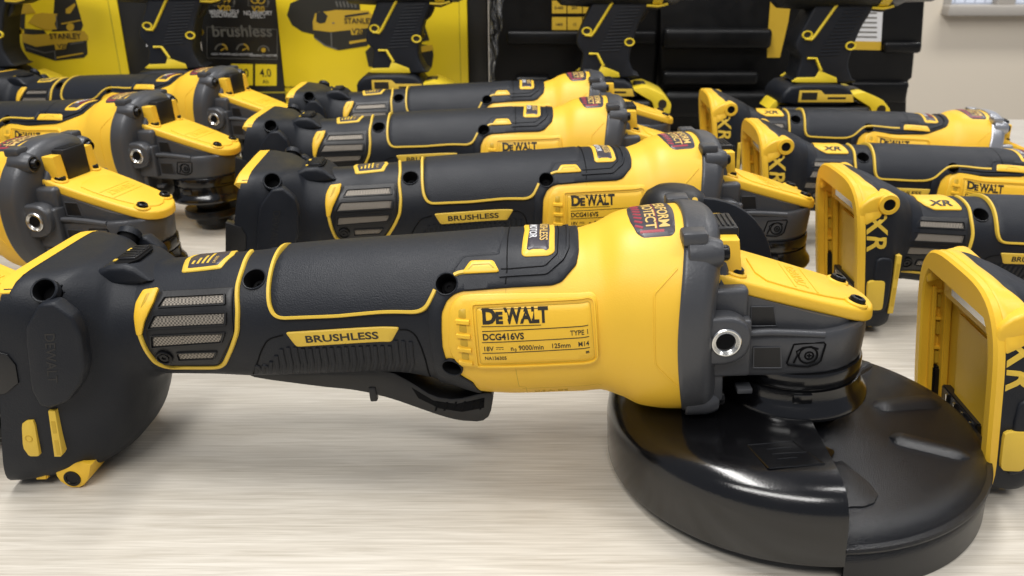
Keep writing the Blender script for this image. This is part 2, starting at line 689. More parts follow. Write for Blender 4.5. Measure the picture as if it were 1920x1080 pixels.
# traced outlines on the body (axis mm, degrees round the girth; 0 = label side, 90 = top)
TRIM = [(-88.2, 97.1), (-88.1, 66.5), (-88.2, 41.5), (-87.8, 29.1), (-86.4, 21.0), (-83.7, 17.5), (-62.1, 16.8), (-32.7, 19.6), (-29.1, 23.3), (-26.7, 32.0), (-25.6, 36.6)]
TRIM2 = [(-18.6, 48), (-17.2, 49.4), (-15.6, 50.3), (-12, 50.6)]
TAB = [(-15.7, 49), (-12.6, 58.4), (-4.2, 57.4), (-1.9, 48.7)]
VLINE = [(-100.9, 97.2), (-100.1, 63.9), (-100.7, 45.6), (-100.1, 25.2), (-101.1, 7.2), (-104.4, -7.8), (-110.0, -28.3), (-113.4, -34.0), (-118, -35.4), (-133.5, -35.6), (-137, -28), (-138.6, -9.8), (-139.4, 5.5), (-139.9, 24), (-139, 36)]
VTAB = [(-137.7, 48.5), (-131.7, 50.0), (-133.0, 36), (-136.8, 18), (-138.6, 5.6), (-140.4, 5.6), (-140.6, 24.0), (-140.0, 36)]
VPLATE = [(-130.9, 46.9), (-101.9, 46.2), (-102.6, 4.8), (-112.3, -28.4), (-134.5, -30.2), (-137.0, -8.2), (-136.6, 13.0)]
SLOTS = [[(-128.3, 39.8), (-105.4, 39.7), (-105.1, 31.8), (-130.7, 31.4)], [(-132.1, 23.6), (-104.9, 24.0), (-105.4, 14.4), (-135.0, 12.5)], [(-134.2, 4.8), (-106.2, 6.5), (-108.2, -2.0), (-135.1, -5.9)], [(-126.4, -13.1), (-110.8, -11.8), (-112.9, -19.4), (-126.6, -21.2)]]
BADGE = [(-82.7, 4.7), (-39.7, 6.1), (-43.4, -7.4), (-79.5, -9.4)]
DARK = [(-12.5, -90), (-13.0, -57), (-14.7, -36.8), (-19.0, -30.7), (-23.6, -17.2), (-24.3, -6.0), (-24.0, 7.8), (-23.5, 20.5), (-21.4, 30.0), (-18.6, 35.0), (-15.6, 37.4), (1.2, 38.6), (16.6, 39.3), (20.2, 41.5), (25.6, 52.9), (26.9, 64.2), (27.2, 90)]
INNER = [(-1.5, 51.0), (1.3, 50.8), (14.4, 52.2), (19.0, 61.5), (19.7, 90)]
BEZEL = [(-20.5, 24.7), (-17.7, 33.0), (-13.5, 35.4), (30.3, 33.7), (32.4, 30.0), (32.4, -11.8), (30.2, -14.9), (-11.2, -18.3), (-18.6, -20.6), (-21.8, -7.8)]
LABELP = [(-10.8, 26.2), (30.0, 27.6), (30.9, -12.0), (-10.6, -14.7)]
WARN = [(45.6, 90), (46.0, 77.3), (47.9, 65.4), (50.2, 61.7), (60.6, 61.4), (62, 64), (62.3, 78), (62.5, 90)]
OCT = [(63, 42.5), (54.1, 29.9), (55.0, -12.3), (64.5, -27.5)]
V_TRIM = [(-86.8, 96.8), (-87.3, 66.6), (-87.7, 41.6), (-87.5, 29), (-86.2, 21), (-83.6, 17.7), (-62, 17.5), (-53, 18.5), (-47.5, 23), (-41.5, 36), (-38, 42), (-33, 44.5), (-10, 46)]
V_TAB = [(-7, 43), (-6, 52), (13, 52), (15, 43)]
V_DARK = [(-30, -90), (-32, -60), (-36, -35), (-42, -20), (-44, -6), (-44, 8), (-43, 20), (-40, 28), (-37, 32), (-33, 34.5), (-10, 36), (9, 38.5), (14, 41), (30, 55), (33, 64), (34, 90)]
V_INNER = [(-30, 40), (8, 42.5), (12, 44), (27, 57), (29.5, 66), (30, 90)]


def closed_top(P):
    return P + [(u, 180 - t) for u, t in reversed(P[:-1])]


def shiftu(P, d):
    return [(u + d, t) for u, t in P]


def make_handle(root, kind):
    V = kind != 'A'
    d = -17.0 if V else 0.0
    e = d + 1.2
    trim, tab, dark, inner = (V_TRIM, V_TAB, V_DARK, V_INNER) if V else (TRIM, TAB, DARK, INNER)
    ustart = -46 if V else -25.6
    # -- dark handle tube
    bm = bmesh.new()
    BODY.mesh(bm, -134 if kind == 'B' else -146, ustart + 8, 60)
    hd = obj('handle', bm, 'rubber', root)
    # -- yellow motor housing
    bm = bmesh.new()
    BODY.mesh(bm, ustart, 66.5, 60, 112, 0.25)
    mo = obj('motor_housing', bm, 'yellow', root)
    # rubber overmould running from the handle over the top of the motor housing
    far = [(u, 180 - t) for u, t in reversed(dark[:-1])]
    poly = dark + far + [(ustart - 3, 270), (ustart - 3, 180), (ustart - 3, 90), (ustart - 3, 0), (ustart - 3, -90)]
    om = patch('rubber_overmould', BODY, poly, 1.15, 'rubber', hd, rnd=1, step=1.3, keep=0.18)
    # stippled grip field on the handle
    near = [(u + 1.0, t) for u, t in trim if t < 90]
    gp = near + ([(-19.5, 47), (-15, 62), (-2, 62)] if not V else [(-9, 47), (-8, 56), (16, 55), (25.5, 60)])
    last = (-0.6, 90) if not V else (28, 90)
    gp2 = [(-86.0, 90)] + gp + [last]
    full = gp2 + [(u, 180 - t) for u, t in reversed(gp2[1:-1])]
    gpn = patch('grip_panel', BODY, full, 1.45, 'grip', hd, rnd=1, step=1.6, grid=2.6, keep=0.15)
    for mm in (lambda P: P, mirror):
        ribbon('trim_line', BODY, mm(trim), 1.75, 1.75, 'yellow2', hd)
        if not V:
            ribbon('trim_line', BODY, mm(TRIM2), 1.7, 1.85, 'yellow2', hd, rnd=1)
    t = patch('trim_tab', BODY, tab, 2.0, 'yellow', hd, rnd=1, keep=.12)
    c = sum(p[0] for p in tab) / 4
    ribbon('tab_groove', BODY, [(c - 4.6, tab[0][1] + 2.4), (c - 3, tab[0][1] + 5.6), (c + 3, tab[0][1] + 5.4), (c + 4.6, tab[0][1] + 2.4)], .55, 2.1, 'printolive', t, rnd=0, base=1.9)
    # seam and stepped edge lines in the overmould
    ribbon('seam', BODY, [(0.7 if not V else -2, 139)] + [(0.7 if not V else -2, a) for a in range(130, 40, -10)] + [(0.1 if not V else -2, 41)], .5, 1.52, 'hole', hd, rnd=0, base=1.0)
    ribbon('edge_step', BODY, inner + [(u, 180 - t_) for u, t_ in reversed(inner[:-1])], .55, 1.32 if not V else 1.62, 'hole', hd, rnd=1, base=.9)
    if not V:
        ribbon('edge_ridge', BODY, [(-2, 46.2), (14.8, 47.2), (20.8, 57), (22.8, 66), (23.2, 90)] + [(u, 180 - t_) for u, t_ in reversed([(-2, 46.2), (14.8, 47.2), (20.8, 57), (22.8, 66)])], 1.5, 1.75, 'rubber', hd, rnd=1, base=.8)
    # motor sticker on top
    s0 = 0 if not V else 6
    fr = patch('motor_sticker', BODY, [(5.9 + s0, 61.5), (7.0 + s0, 59.4), (16.0 + s0, 59.9), (18.0 + s0, 63), (18.2 + s0, 90), (18.0 + s0, 117), (16 + s0, 120), (7 + s0, 120.5), (5.9 + s0, 118), (6.8 + s0, 90)], 1.75, 'yellow', hd, rnd=1, keep=.15)
    pl = patch('sticker_film', BODY, [(7.6 + s0, 65), (8.6 + s0, 63.4), (10.2 + s0, 64.6), (13.5 + s0, 64.6), (15 + s0, 63), (16.2 + s0, 65), (16.6 + s0, 90), (16.2 + s0, 115), (15 + s0, 117), (8.6 + s0, 116.6), (7.6 + s0, 115), (8.4 + s0, 90)], 1.9, 'stickerdark', fr, rnd=0)
    bm = bmesh.new()
    text_on(bm, BODY, "BRUSHLESS", 4.2, 12.6 + s0, 114, 2.0, -90, bold=.05, sx=1.02)
    obj('lettering', bm, 'amber' if not V else 'red', pl, None)
    bm = bmesh.new()
    text_on(bm, BODY, "MOTOR", 3.9, 8.8 + s0, 90, 2.0, -90, bold=.06, align='CENTER')
    obj('lettering', bm, 'white', pl, None)
    # vent with mesh
    ribbon('trim_line', BODY, VLINE, 1.7, 1.0, 'yellow2', hd)
    vt = patch('vent_tab', BODY, VTAB, 1.3, 'yellow', hd, rnd=1, keep=.15)
    patch('tab_recess', BODY, [(-136.2, 45), (-134.0, 45.6), (-135.2, 37), (-137.4, 30), (-138.2, 31)], 1.36, 'ochre_print_or_shade', vt, rnd=1)
    vp = patch('vent', BODY, VPLATE, 0.85, 'plastic', hd, rnd=1, keep=.12)
    for q in SLOTS:
        cu = sum(p[0] for p in q) / 4
        ct = sum(p[1] for p in q) / 4
        patch('mesh_screen', BODY, q, 1.0, 'mesh', vp, rnd=.7)
        b2 = [(cu + (u - cu) * 1.04, ct + (t_ - ct) * 1.12) for u, t_ in q]
        ribbon('vent_louvre', BODY, b2, .7, 1.6, 'plastic', vp, closed=True, rnd=.7, base=.6)
    m = frame_z(BODY.at(-132, -17.6), BODY.nrm(-132, -17.6))
    bm = bmesh.new()
    lathe(bm, [(3.3, .3), (3.3, 1.7), (2.9, 2.0), (2.5, 1.9), (2.4, 1.3), (1.9, 1.3), (1.7, 1.7), (.8, 1.7), (.7, 1.2), (0, 1.2)], 24, m)
    obj('screw', bm, 'screw', vp, 40)
    # mirror vent on the far side, simply
    fv = patch('vent', BODY, mirror(VPLATE), 0.85, 'plastic', hd, rnd=1, keep=.12)
    for q in SLOTS:
        patch('mesh_screen', BODY, mirror(q), 1.0, 'mesh', fv, rnd=1, keep=.1)
    # brushless badge
    bd = patch('brushless_badge', BODY, BADGE if not V else [(-84, 5), (-47.5, 6), (-51, -7.5), (-81, -9)], 0.8, 'yellow2', hd, rnd=1, keep=.06)
    bm = bmesh.new()
    c0 = -61.7 if not V else -66
    text_on(bm, BODY, "BRUSHLESS", 4.6, c0, -4.6, 0.85, 1.2, bold=.10, align='CENTER', sx=1.22 if not V else 1.02)
    obj('lettering', bm, 'ink', bd, None)
    if True:
        fb = patch('brushless_badge', BODY, mirror(BADGE), 0.8, 'yellow2', hd, rnd=1, keep=.06)
    # ribbed side panel under the badge
    bm = bmesh.new()
    for k in range(24):
        u = -97.5 + k * 2.75 + (d * .1)
        if u > (-35 if not V else -50):
            break
        ttop = -9.8 if -80 < u < -44 else (-4 if u > -44 else -8 - (max(0, -86 - u)) * 2.6)
        ribbon_into(bm, BODY, [(u - 2.5, -46), (u, -30), (u + .8, ttop - 2)], 1.5, .55, rnd=1)
    obj('side_ribs', bm, 'rubber', hd, 50)
    ribbon('panel_outline', BODY, [(-102, -50), (-93.5, -12), (-90, -1), (-84, 2)], .6, .3, 'hole', hd, rnd=2, base=0.02)
    if not V:
        ribbon('panel_outline', BODY, [(-39.8, 3.6), (-37, 4.6), (-34, 1), (-32.4, -10), (-31.6, -24), (-32, -50)], .6, .3, 'hole', hd, rnd=2, base=0.02)
    # status panel / battery sticker on top of the neck
    if kind != 'B':
        st = patch('status_panel', BODY, [(-124.6, 66), (-109, 67.4), (-107, 90), (-109, 113), (-124.6, 114), (-126.5, 90)], .6, 'yellow2', hd, rnd=1, keep=.15)
        fi = patch('panel_film', BODY, [(-122.9, 70), (-110.4, 71.2), (-108.6, 90), (-110.4, 109), (-122.9, 110), (-124.6, 90)], .75, 'stickerdark', st, rnd=1, keep=.12)
        bm = bmesh.new()
        for k in range(4):
            u = -121.5 + k * 2.0
            ribbon_into(bm, BODY, [(u, 76), (u, 82 + 5 * k)], 1.3, .85, rnd=0, base=.5)
        obj('speed_bars', bm, 'yellow2', fi, 50)
        bm = bmesh.new()
        text_on(bm, BODY, "S P E E D", 1.7, -112.2, 75, .85, 90, bold=.02)
        obj('lettering', bm, 'amber', fi, None)
    else:
        st = patch('battery_sticker', BODY, [(-126, 78), (-123.5, 66), (-119, 58), (-104.5, 58.5), (-104, 62), (-106.5, 90), (-108, 112), (-124, 112)], .7, 'yellow', hd, rnd=1, keep=.12)
        bm = bmesh.new()
        text_on(bm, BODY, "XR", 8.6, -120.2, 65, .85, 0, bold=.28, shear=.15)
        obj('lettering', bm, 'ink', st, None)
    # screw holes
    h1 = screw_hole(BODY, -94.7, 53.1, 4.1, hd)
    h2 = screw_hole(BODY, -94.7, 126.9, 4.1, hd)
    drill_holes(hd, [h1, h2])
    hs = [(-21.4, 41.4, 3.9, 1.1), (-21.6, -23.4, 3.7, 1.0)] if not V else [(-35, 40.5, 3.7, 1.2)]
    hl = [screw_hole(BODY, a_, b_, c_, hd, l_) for a_, b_, c_, l_ in hs]
    for shell in [om, gpn, mo, hd]:
        drill_holes(shell, hl)
    # rating plate
    bz = patch('rating_plate', BODY, shiftu(BEZEL, d), 1.1, 'yellow', mo, rnd=2)
    ribbon('plate_rim', BODY, shiftu([(-12.2, 28.6), (29.6, 30.2), (31.5, 28), (32.0, -11.5), (30.4, -14.2), (-11.8, -17)], d), .9, 1.75, 'yellow', bz, closed=True, rnd=1.2, base=.8)
    lp = patch('rating_label', BODY, shiftu(LABELP, d), 1.22, 'yellow', bz, rnd=1, keep=.06)
    ribbon('label_edge', BODY, shiftu(LABELP, d), .28, 1.26, 'ochre_print_or_shade', lp, closed=True, rnd=1, base=1.0)
    bm = bmesh.new()
    hh = 1.27
    text_on(bm, BODY, "D", 7.2, -10.0 + e, 15.8, hh, 0.6, bold=.34, sx=.95)
    text_on(bm, BODY, "E", 5.3, -5.1 + e, 15.9, hh, 0.6, bold=.3, sx=.95)
    text_on(bm, BODY, "WALT", 7.2, -1.75 + e, 15.9, hh, 0.6, bold=.32, sx=.76)
    obj('lettering', bm, 'ink', lp, None)
    bm = bmesh.new()
    for t_, w_, a in (((-10.2, 25.2), .38, (11.0, 25.0)), ((-10.3, 13.7), .38, (11.0, 14.2)), ((-10.2, 10.4), .42, (27.8, 12.7)), ((-10.5, 2.4), .42, (28.0, 5.0)), ((-10.7, -5.8), .42, (28.1, -2.9))):
        ribbon_into(bm, BODY, [(t_[0] + e, t_[1]), (a[0] + e, a[1])], w_, hh + .05, rnd=0, base=1.0)
    obj('ruled_lines', bm, 'ink', lp, None)
    bm = bmesh.new()
    text_on(bm, BODY, "DCG416VS", 3.3, -10.2 + e, 4.2, hh, 1.4, bold=.09, sx=.95)
    text_on(bm, BODY, "TYPE 1", 2.5, 21.2 + e, 6.6, hh, 1.5, bold=.02, sx=.92)
    text_on(bm, BODY, "18V", 2.5, -10.3 + e, -4.0, hh, 1.6, bold=.03, sx=.95)
    for k in range(3):
        ribbon_into(bm, BODY, [(-5.6 + k + e, -2.5), (-4.9 + k + e, -2.45)], .22, hh + .05, rnd=0, base=1.0)
    ribbon_into(bm, BODY, [(-5.6 + e, -1.2), (-2.9 + e, -1.1)], .25, hh + .05, rnd=0, base=1.0)
    text_on(bm, BODY, "n", 2.5, -0.4 + e, -3.5, hh, 1.6, bold=.03, sx=.95)
    text_on(bm, BODY, "0", 1.6, 1.0 + e, -4.2, hh, 1.6, bold=.02, sx=.95)
    text_on(bm, BODY, "9000/min", 2.55, 2.5 + e, -3.3, hh, 1.6, bold=.03, sx=.95)
    text_on(bm, BODY, "125mm", 2.5, 14.2 + e, -2.2, hh, 1.6, bold=.03, sx=.93)
    text_on(bm, BODY, "M14", 2.5, 23.9 + e, -1.4, hh, 1.6, bold=.03, sx=.9)
    text_on(bm, BODY, "NA136305", 1.9, -10.0 + e, -10.9, hh, 1.6, bold=.02, sx=.95)
    text_on(bm, BODY, "m", 1.6, 26.6 + e, -6.8, hh, 1.6, bold=.08)
    obj('lettering', bm, 'ink', lp, None)
    # four small vents beside the plate
    for k, t_ in enumerate((21.5, 11.6, 1.2, -9.6)):
        q = [(-17.4 + d, t_ + 4.0), (-14.2 + d, t_ + (4.2 if k else 5)), (-14.1 + d, t_ - 3.4), (-17.7 + d, t_ - 3.2)]
        patch('side_vent', BODY, q, 1.16, 'ochre_print_or_shade', bz, rnd=1, keep=.2)
        ribbon('vent_bar', BODY, [(-18.2 + d, t_ - 5.2), (-13.4 + d, t_ - 5.0)], 1.9, 2.1, 'yellow', bz, rnd=0, base=.6)
    ribbon('mould_seam', BODY, [(2 + d if not V else -2, -19.5), (2.5 + d if not V else -2, -40), (5 + d if not V else 2, -41), (5.3 + d if not V else 2, -75)], .3, .3, 'ochre_print_or_shade', mo, rnd=0, base=.1)
    if not V:
        ribbon('mould_seam', BODY, [(0.1, 38), (0.1, 34)], .3, .3, 'ochre_print_or_shade', mo, rnd=0, base=.1)
        bm = bmesh.new()
        text_on(bm, BODY, "U.S.A. DE", 3.2, 8, -52, .33, 3, bold=.02)
        obj('lettering', bm, 'ochre_print_or_shade', mo, None)
        ribbon('mould_seam', BODY, [(3.6, -43.5), (32, -40.5), (33.5, -43)], .25, .3, 'ochre_print_or_shade', mo, rnd=0, base=.1)
    # raised octagonal facet outline at the front of the housing
    for P in (OCT, mirror(OCT)):
        ribbon('facet_line', BODY, P, .8, .5, 'yellow', mo, rnd=1, base=.1)
    # warning sticker over the top
    wr = patch('warning_sticker', BODY, WARN + [(u, 180 - t_) for u, t_ in reversed(WARN[1:-1])], .45, 'stickerdark', mo, rnd=1, keep=.15)
    bm = bmesh.new()
    text_on(bm, BODY, "PERFORM", 5.4, 56.4, 90, .55, -90, bold=.1, align='CENTER', sx=.98)
    text_on(bm, BODY, "PROTECT", 5.4, 51.6, 90, .55, -90, bold=.1, align='CENTER', sx=.98)
    obj('lettering', bm, 'amber', wr, None)
    bm = bmesh.new()
    ribbon_into(bm, BODY, [(55.6, 113), (55.6, 67)], .3, .62, rnd=0, base=.3)
    ribbon_into(bm, BODY, [(49.2, 66.3), (58, 66)], 1.4, .62, rnd=0, base=.3)
    ribbon_into(bm, BODY, [(49.2, 113.7), (58, 114)], 1.4, .62, rnd=0, base=.3)
    for k in range(8):
        ribbon_into(bm, BODY, [(47.6, 72.5 + 5 * k), (50.4, 69.8 + 5 * k)], 1.3, .62, rnd=0, base=.3)
    obj('hazard_stripes', bm, 'red', wr, None)
    return hd, mo


def uvp(bm, poly, w0, w1, bevel=0.0, seg=2):
    """prism of an (x,z) outline between widths w0 and w1 (towards the label side)"""
    prism(bm, poly, lambda a, b: (a, -w0, b), lambda a, b: (a, -w1, b), bevel, seg)


def make_base(root, kind, foot):
    A = kind != 'B'
    L = BASE_A if A else BASE_B
    bm = bmesh.new()
    x0, x1 = L.X[0], L.X[-1]
    L.mesh(bm, x0, x1, 44, 112, cap0=False)
    bs = obj('battery_base', bm, 'rubber', root)
    sh = L.sh
    pu = x0 + (2.2 if A else 0)                                      # plate plane at z = 0
    cv, b, a, n = L.val(x0)[:4]

    def PL(du, y, z):                            # a point on the slanted plate
        return (pu + sh * z + (du if A or du < 0 else du * .6), y, z)
    # U-shaped yellow frame
    N = 72
    outer = []
    for k in range(N):
        p = L.at(x0, 360 * k / N)
        outer.append((p.y, p.z))
    bot = cv - b
    top = cv + b
    iw, it = (27.5 if A else 31.5), top - 11
    inner = []
    for k in range(N):
        y, z = outer[k]
        inner.append((max(-iw, min(iw, y * (.9 if A else .87))), max(bot + 1.2, min(it, cv + (z - cv) * .86 if z > cv else z))))
    bm = bmesh.new()

    def ringv(P, du, f=1.0):
        out = []
        for y, z in P:
            g = 1.0
            zz = cv + (z - cv) * f
            if A and f > .9 and P is outer:
                g = .93 if z < top - 5 else 1.0
                zz = max(zz, bot + 2.5)
            d2 = max(du, -.4) if (A and z < top - 7) else du
            out.append(bm.verts.new(PL(d2, y * f * g, zz)))
        return out
    o0 = ringv(outer, 0.8, 1.004)
    ex = 2.4 if A else 0
    o1 = ringv(outer, -2.2 - ex, 1.004)
    o2 = ringv(outer, -3.4 - ex, .975)
    i2 = ringv(inner, -3.4 - ex)
    i1 = ringv(inner, -2.6 - ex, .985)
    i0 = ringv(inner, 13, .985)
    for P, Q in ((o0, o1), (o1, o2), (o2, i2), (i2, i1), (i1, i0)):
        for k in range(N):
            bm.faces.new((P[k], P[(k + 1) % N], Q[(k + 1) % N], Q[k]))
    bm.faces.new(i0)
    rim = obj('battery_rim', bm, 'yellow', bs, 30)

    # rails, windows, contact block and steel strip inside the recess
    def pbox(name, du0, du1, y0, y1, z0, z1, material, par, r=.5):
        bm = bmesh.new()
        vs = box(bm, 0, 1, y0, y1, z0, z1, 0)
        for v in vs:
            v.co = PL(du0 + (du1 - du0) * v.co.x, v.co.y, v.co.z)
        if r:
            bmesh.ops.bevel(bm, geom=list(bm.edges), offset=r, segments=2, affect='EDGES')
        return obj(name, bm, material, par, 30)
    for s in (-1, 1):
        y0, y1 = sorted((s * 28.2, s * 32))
        pbox('rail', 0.6, 3.6, y0, y1, bot + 6, it - 9, 'yellow', rim)
        y0, y1 = sorted((s * 25.5, s * 31.3))
        pbox('rail', 7.5, 12.4, y0, y1, bot + 2, it - 4, 'yellow', rim)
    pbox('back_panel', 9.2, 12.6, -15, 15, bot + 2, it - 14, 'yellow', rim, 1.0)
    pbox('shelf', 2.5, 12.6, -21, 21, it - 10, it + .5, 'yellow', rim, .8)
    pbox('steel_strip', 1.4, 2.9, -19, 12, it - 6.6, it - 2.6, 'steel', rim, .2)
    for z in (it - 13, it - 26, it - 40):
        pbox('clip_window', 4.4, 9.0, 29.6, 31.4, z - 6, z, 'ochre_print_or_shade', rim, .3)  # darker yellow box paints the shade of a window opening
        pbox('clip', 2.5, 9.5, 29.0, 31.6, z + 1.0, z + 2.6, 'yellow', rim, .3)
    cb = pbox('contact_block', 5.5, 12.6, -12, 22, bot + 12, bot + 19, 'plastic', rim, .6)
    pbox('contact_guard', 3.0, 9, 27.6, 31.6, bot + 8, bot + 24, 'plastic', rim, .8)
    for k in range(4):
        pbox('terminal', 3.6, 6.5, -9 + 7.6 * k, -7.9 + 7.6 * k, bot + 13, bot + 18, 'steel', cb, .1)
    # screw bosses at the upper corners
    for s in (1, -1):
        zz = top - 5.6
        c = Vector((-154.4, -s * (a - 8.2), 31.2))
        m = frame_z(c, (0, -s, 0))
        if not A:
            bm = bmesh.new()
            lathe(bm, [(0, -5), (5.4, -5), (5.8, 6.0), (5.2, 7.6), (3.2, 7.8), (2.9, 7.0), (2.7, 2.0), (0, 1.8)], 28, m)
            q = obj('screw_boss', bm, 'yellow', bs, 40)
            bm = bmesh.new()
            uvp(bm, chaikin([(-168.5, 22), (-169, 29), (-164, 34), (-156, 37), (-150.5, 34.5), (-150, 29), (-154, 26.4), (-161, 26.2), (-165.5, 22)], 1), s * 26.5, s * 34.6, 1.4, 3)
            obj('rim_arm', bm, 'yellow', rim, 40)
            bm = bmesh.new()
            lathe(bm, [(2.95, 7.45), (1.6, 7.1), (0, 7.0)], 20, m)
            obj('screw', bm, 'hole', q, 40)  # dark disc that paints the shaded depth of the boss hole
    if not A:
        capp = [(-160.6, 30), (-152.5, 36), (-149.5, 44), (-151, 54), (-155, 64), (-156, 90)]
        patch('rim_cap', L, capp + [(u, 180 - t_) for u, t_ in reversed(capp[:-1])], .5, 'yellow', rim, rnd=1)
    # things on the two cheeks of the base
    if A:
        bump = [(-163.9, 26.5), (-158.2, 26.8), (-153.1, 21.1), (-151.7, 14.0), (-153.8, 0.6), (-157.0, -5.6), (-163.8, -12.9), (-171.5, -15.4), (-175.1, -14.1), (-176.5, -7.0), (-172.9, 11.8), (-171.2, 17.8)]
        mark = [(-185.7, -22.7), (-183.3, -21.2), (-180.3, -21.3), (-182.6, -36.5), (-183.3, -37.1), (-186.9, -37.0), (-188.2, -32.9)]
        slot = [(-173.9, -17.5), (-171.2, -17.6), (-173.5, -36.2), (-174.6, -37.7), (-177.1, -37.6)]
        notch = [(-190.0, 9.5), (-182.4, 6.5), (-180.6, 2.2), (-181.7, -5.2), (-187.7, -9.3), (-193, -10.2)]
    else:
        bump = [(-155.8, 0), (-153, 3), (-147, 2.4), (-145.4, -1), (-143.4, -20), (-143.8, -27), (-149.5, -30), (-151.5, -28)]
        mark = [(-157.2, -12), (-155.6, -10.4), (-149, -10), (-147.8, -11.4), (-146, -25.6), (-147, -27), (-153, -27.4), (-154.6, -26)]
        slot = [(-144.6, 4), (-141.8, 4.2), (-138.9, -29), (-141.6, -29.4)]
        notch = None

    def cheek(u, z):
        c_, b_, a_, n_, *m_ = L.val(max(x0, min(x1, u - sh * z)))
        if m_ and z < c_:
            n_ = m_[0]
        return a_ * max(0.0, 1 - abs((z - c_) / b_) ** n_) ** (1 / n_)

    for s in (1, -1):
        wf = a - .3
        bm = bmesh.new()
        uvp(bm, chaikin(bump, 1, keep=.1 if A else .22), s * (wf - 4), s * (wf + (2.8 if A else 1.6)), 1.3, 3)
        obj('cheek_pad', bm, 'rubber', bs, 40)
        if A:
            bm = bmesh.new()
            text_into(bm, "DEWALT", 5.4, lambda x, y, z: (-164.5 + y - x * .22, -s * (wf + 2.85 + z), 15.5 - x) if s > 0 else (-162.5 - y + x * .22 - 5, -s * (wf + 2.85 + z), -9 + x), bold=.05, sx=.92)
            obj('embossed_lettering', bm, 'plastic', bs, None)
        bm = bmesh.new()
        uvp(bm, chaikin(mark, 1, keep=.15), s * (wf - 4), s * (wf + (.9 if A else 2.1)), .3)
        mk = obj('yellow_marker', bm, 'yellow2', bs, 40)
        if A:
            bm = bmesh.new()
            lathe(bm, [(1.5, 0), (1.5, .25), (1.1, .25), (.9, .05), (0, .05)], 18, frame_z((-184.6, -s * (wf + .8), -29), (0, -s, 0)))
            obj('pin_hole', bm, 'ochre_print_or_shade', mk, 40)
        bm = bmesh.new()
        uvp(bm, slot, s * (wf - 6), s * (wf + (.7 if A else .5)), .3)
        sl = obj('yellow_slot', bm, 'yellow2', bs, 40)
        bm = bmesh.new()
        cx = sum(p[0] for p in slot) / len(slot)
        cz = sum(p[1] for p in slot) / len(slot)
        for fz in ((.25, .85), (-.85, -.1)):
            P = [(cx + (p[0] - cx) * .5, cz + (p[1] - cz) * .86) for p in slot]
            zz = [p[1] for p in P]
            hz = (max(zz) - min(zz)) / 2
            k0, k1 = cz + fz[0] * hz, cz + fz[1] * hz
            lean = (slot[1][0] - slot[2][0]) / (slot[1][1] - slot[2][1])
            uvp(bm, [(cx + (z_ - cz) * lean + dx, z_) for z_, dx in ((k0, -.75), (k1, -.75), (k1, .75), (k0, .75))], s * (wf - 1), s * (wf + (.82 if A else .62)))
        obj('slot_gap', bm, 'ochre_print_or_shade', sl, 40)
        if notch:
            bm = bmesh.new()
            uvp(bm, notch, s * (wf - 5), s * (wf + .9), .4)
            obj('release_latch', bm, 'plastic', bs, 40)
        else:
            bm = bmesh.new()
            # the mark reads downward along the plate edge, letter tops towards the handle
            text_into(bm, "X", 15.5, lambda x, y, z: (-165.0 + y + x * .2, -s * (cheek(-165.0 + y + x * .2, 26.2 - x) + .2 + z), 26.2 - x), bold=.3)
            text_into(bm, "R", 14.5, lambda x, y, z: (-162.6 + y + x * .2, -s * (cheek(-162.6 + y + x * .2, 14.6 - x) + .2 + z), 14.6 - x), bold=.3)
            obj('battery_emblem', bm, 'yellow2', bs, None)
    if A:
        # upper screw holes on both shoulders
        hl = []
        for s in (1, -1):
            p, n = Vector((-164.4, -s * 33.2, 29.6)), Vector((.1, -s * .78, .62)).normalized()
            m = frame_z(p, n)
            bm = bmesh.new()
            lathe(bm, [(4.8, -3), (4.8, -.2), (4.4, .2), (4.0, .05), (3.95, -1)], 30, m)
            o_ = obj('screw_hole', bm, 'rubber', bs, 40)
            bm = bmesh.new()
            lathe(bm, [(4.0, 0), (3.9, -1), (3.4, -7), (0, -7)], 28, m)
            obj('recess', bm, 'hole', o_, 40)
            hl.append((p, n, 4.0))
        drill_holes(bs, hl)
        # speed dial hump
        bm = bmesh.new()
        prism(bm, chaikin([(-165, 22), (-153, 30.6), (-142, 30.6), (-133, 22)], 1, True, .2), lambda x, z: (x, -14, z), lambda x, z: (x, 12, z), 3.6, 4)
        hp = obj('dial_hump', bm, 'rubber', bs, 40)
        bm = bmesh.new()
        prism(bm, chaikin([(-151.4, -11), (-141.2, -11), (-141.2, 9), (-151.4, 9)], 1), lambda x, y: (x, y, 30.1), lambda x, y: (x, y, 30.7))
        rc = obj('dial_recess', bm, 'hole', hp, 40)
        bm = bmesh.new()
        box(bm, -149.3, -142.6, -7.5, 6.5, 30.2, 31.5, .5)
        for k in range(7):
            box(bm, -149, -142.9, -6.6 + 2 * k, -5.8 + 2 * k, 31.3, 31.9, .15)
        dl = obj('speed_dial', bm, 'plastic', hp, 40)
        bm = bmesh.new()
        box(bm, -151, -149.8, -8.6, -6.6, 30.5, 31)
        box(bm, -151, -149.8, 3, 6, 30.5, 31)
        obj('dial_mark', bm, 'yellow2', hp, 40)
    # foot
    bm = bmesh.new()
    if A:
        fx = -179.5
        bm.free()
        for s in (1, -1):
            bm = bmesh.new()
            fd = foot
            if s < 0:
                foot = fd + 2
            uvp(bm, chaikin([(fx - 4, foot + 12), (fx - 4, foot + 4), (fx, foot), (fx + 5, foot), (fx + 9, foot + 4), (fx + 12, foot + 12)], 1), s * 15, s * 31, .8)
            ft = obj('foot', bm, 'yellow', bs, 40)
            bm = bmesh.new()
            lathe(bm, [(3.4, -.6), (3.4, .4), (2.4, .5), (2.2, .1), (0, .05)], 24, frame_z((fx + 2.4, -s * 31, foot + 4.6), (0, -s, 0)))
            bo = obj('screw', bm, 'screw', ft, 40)
            foot = fd
    else:
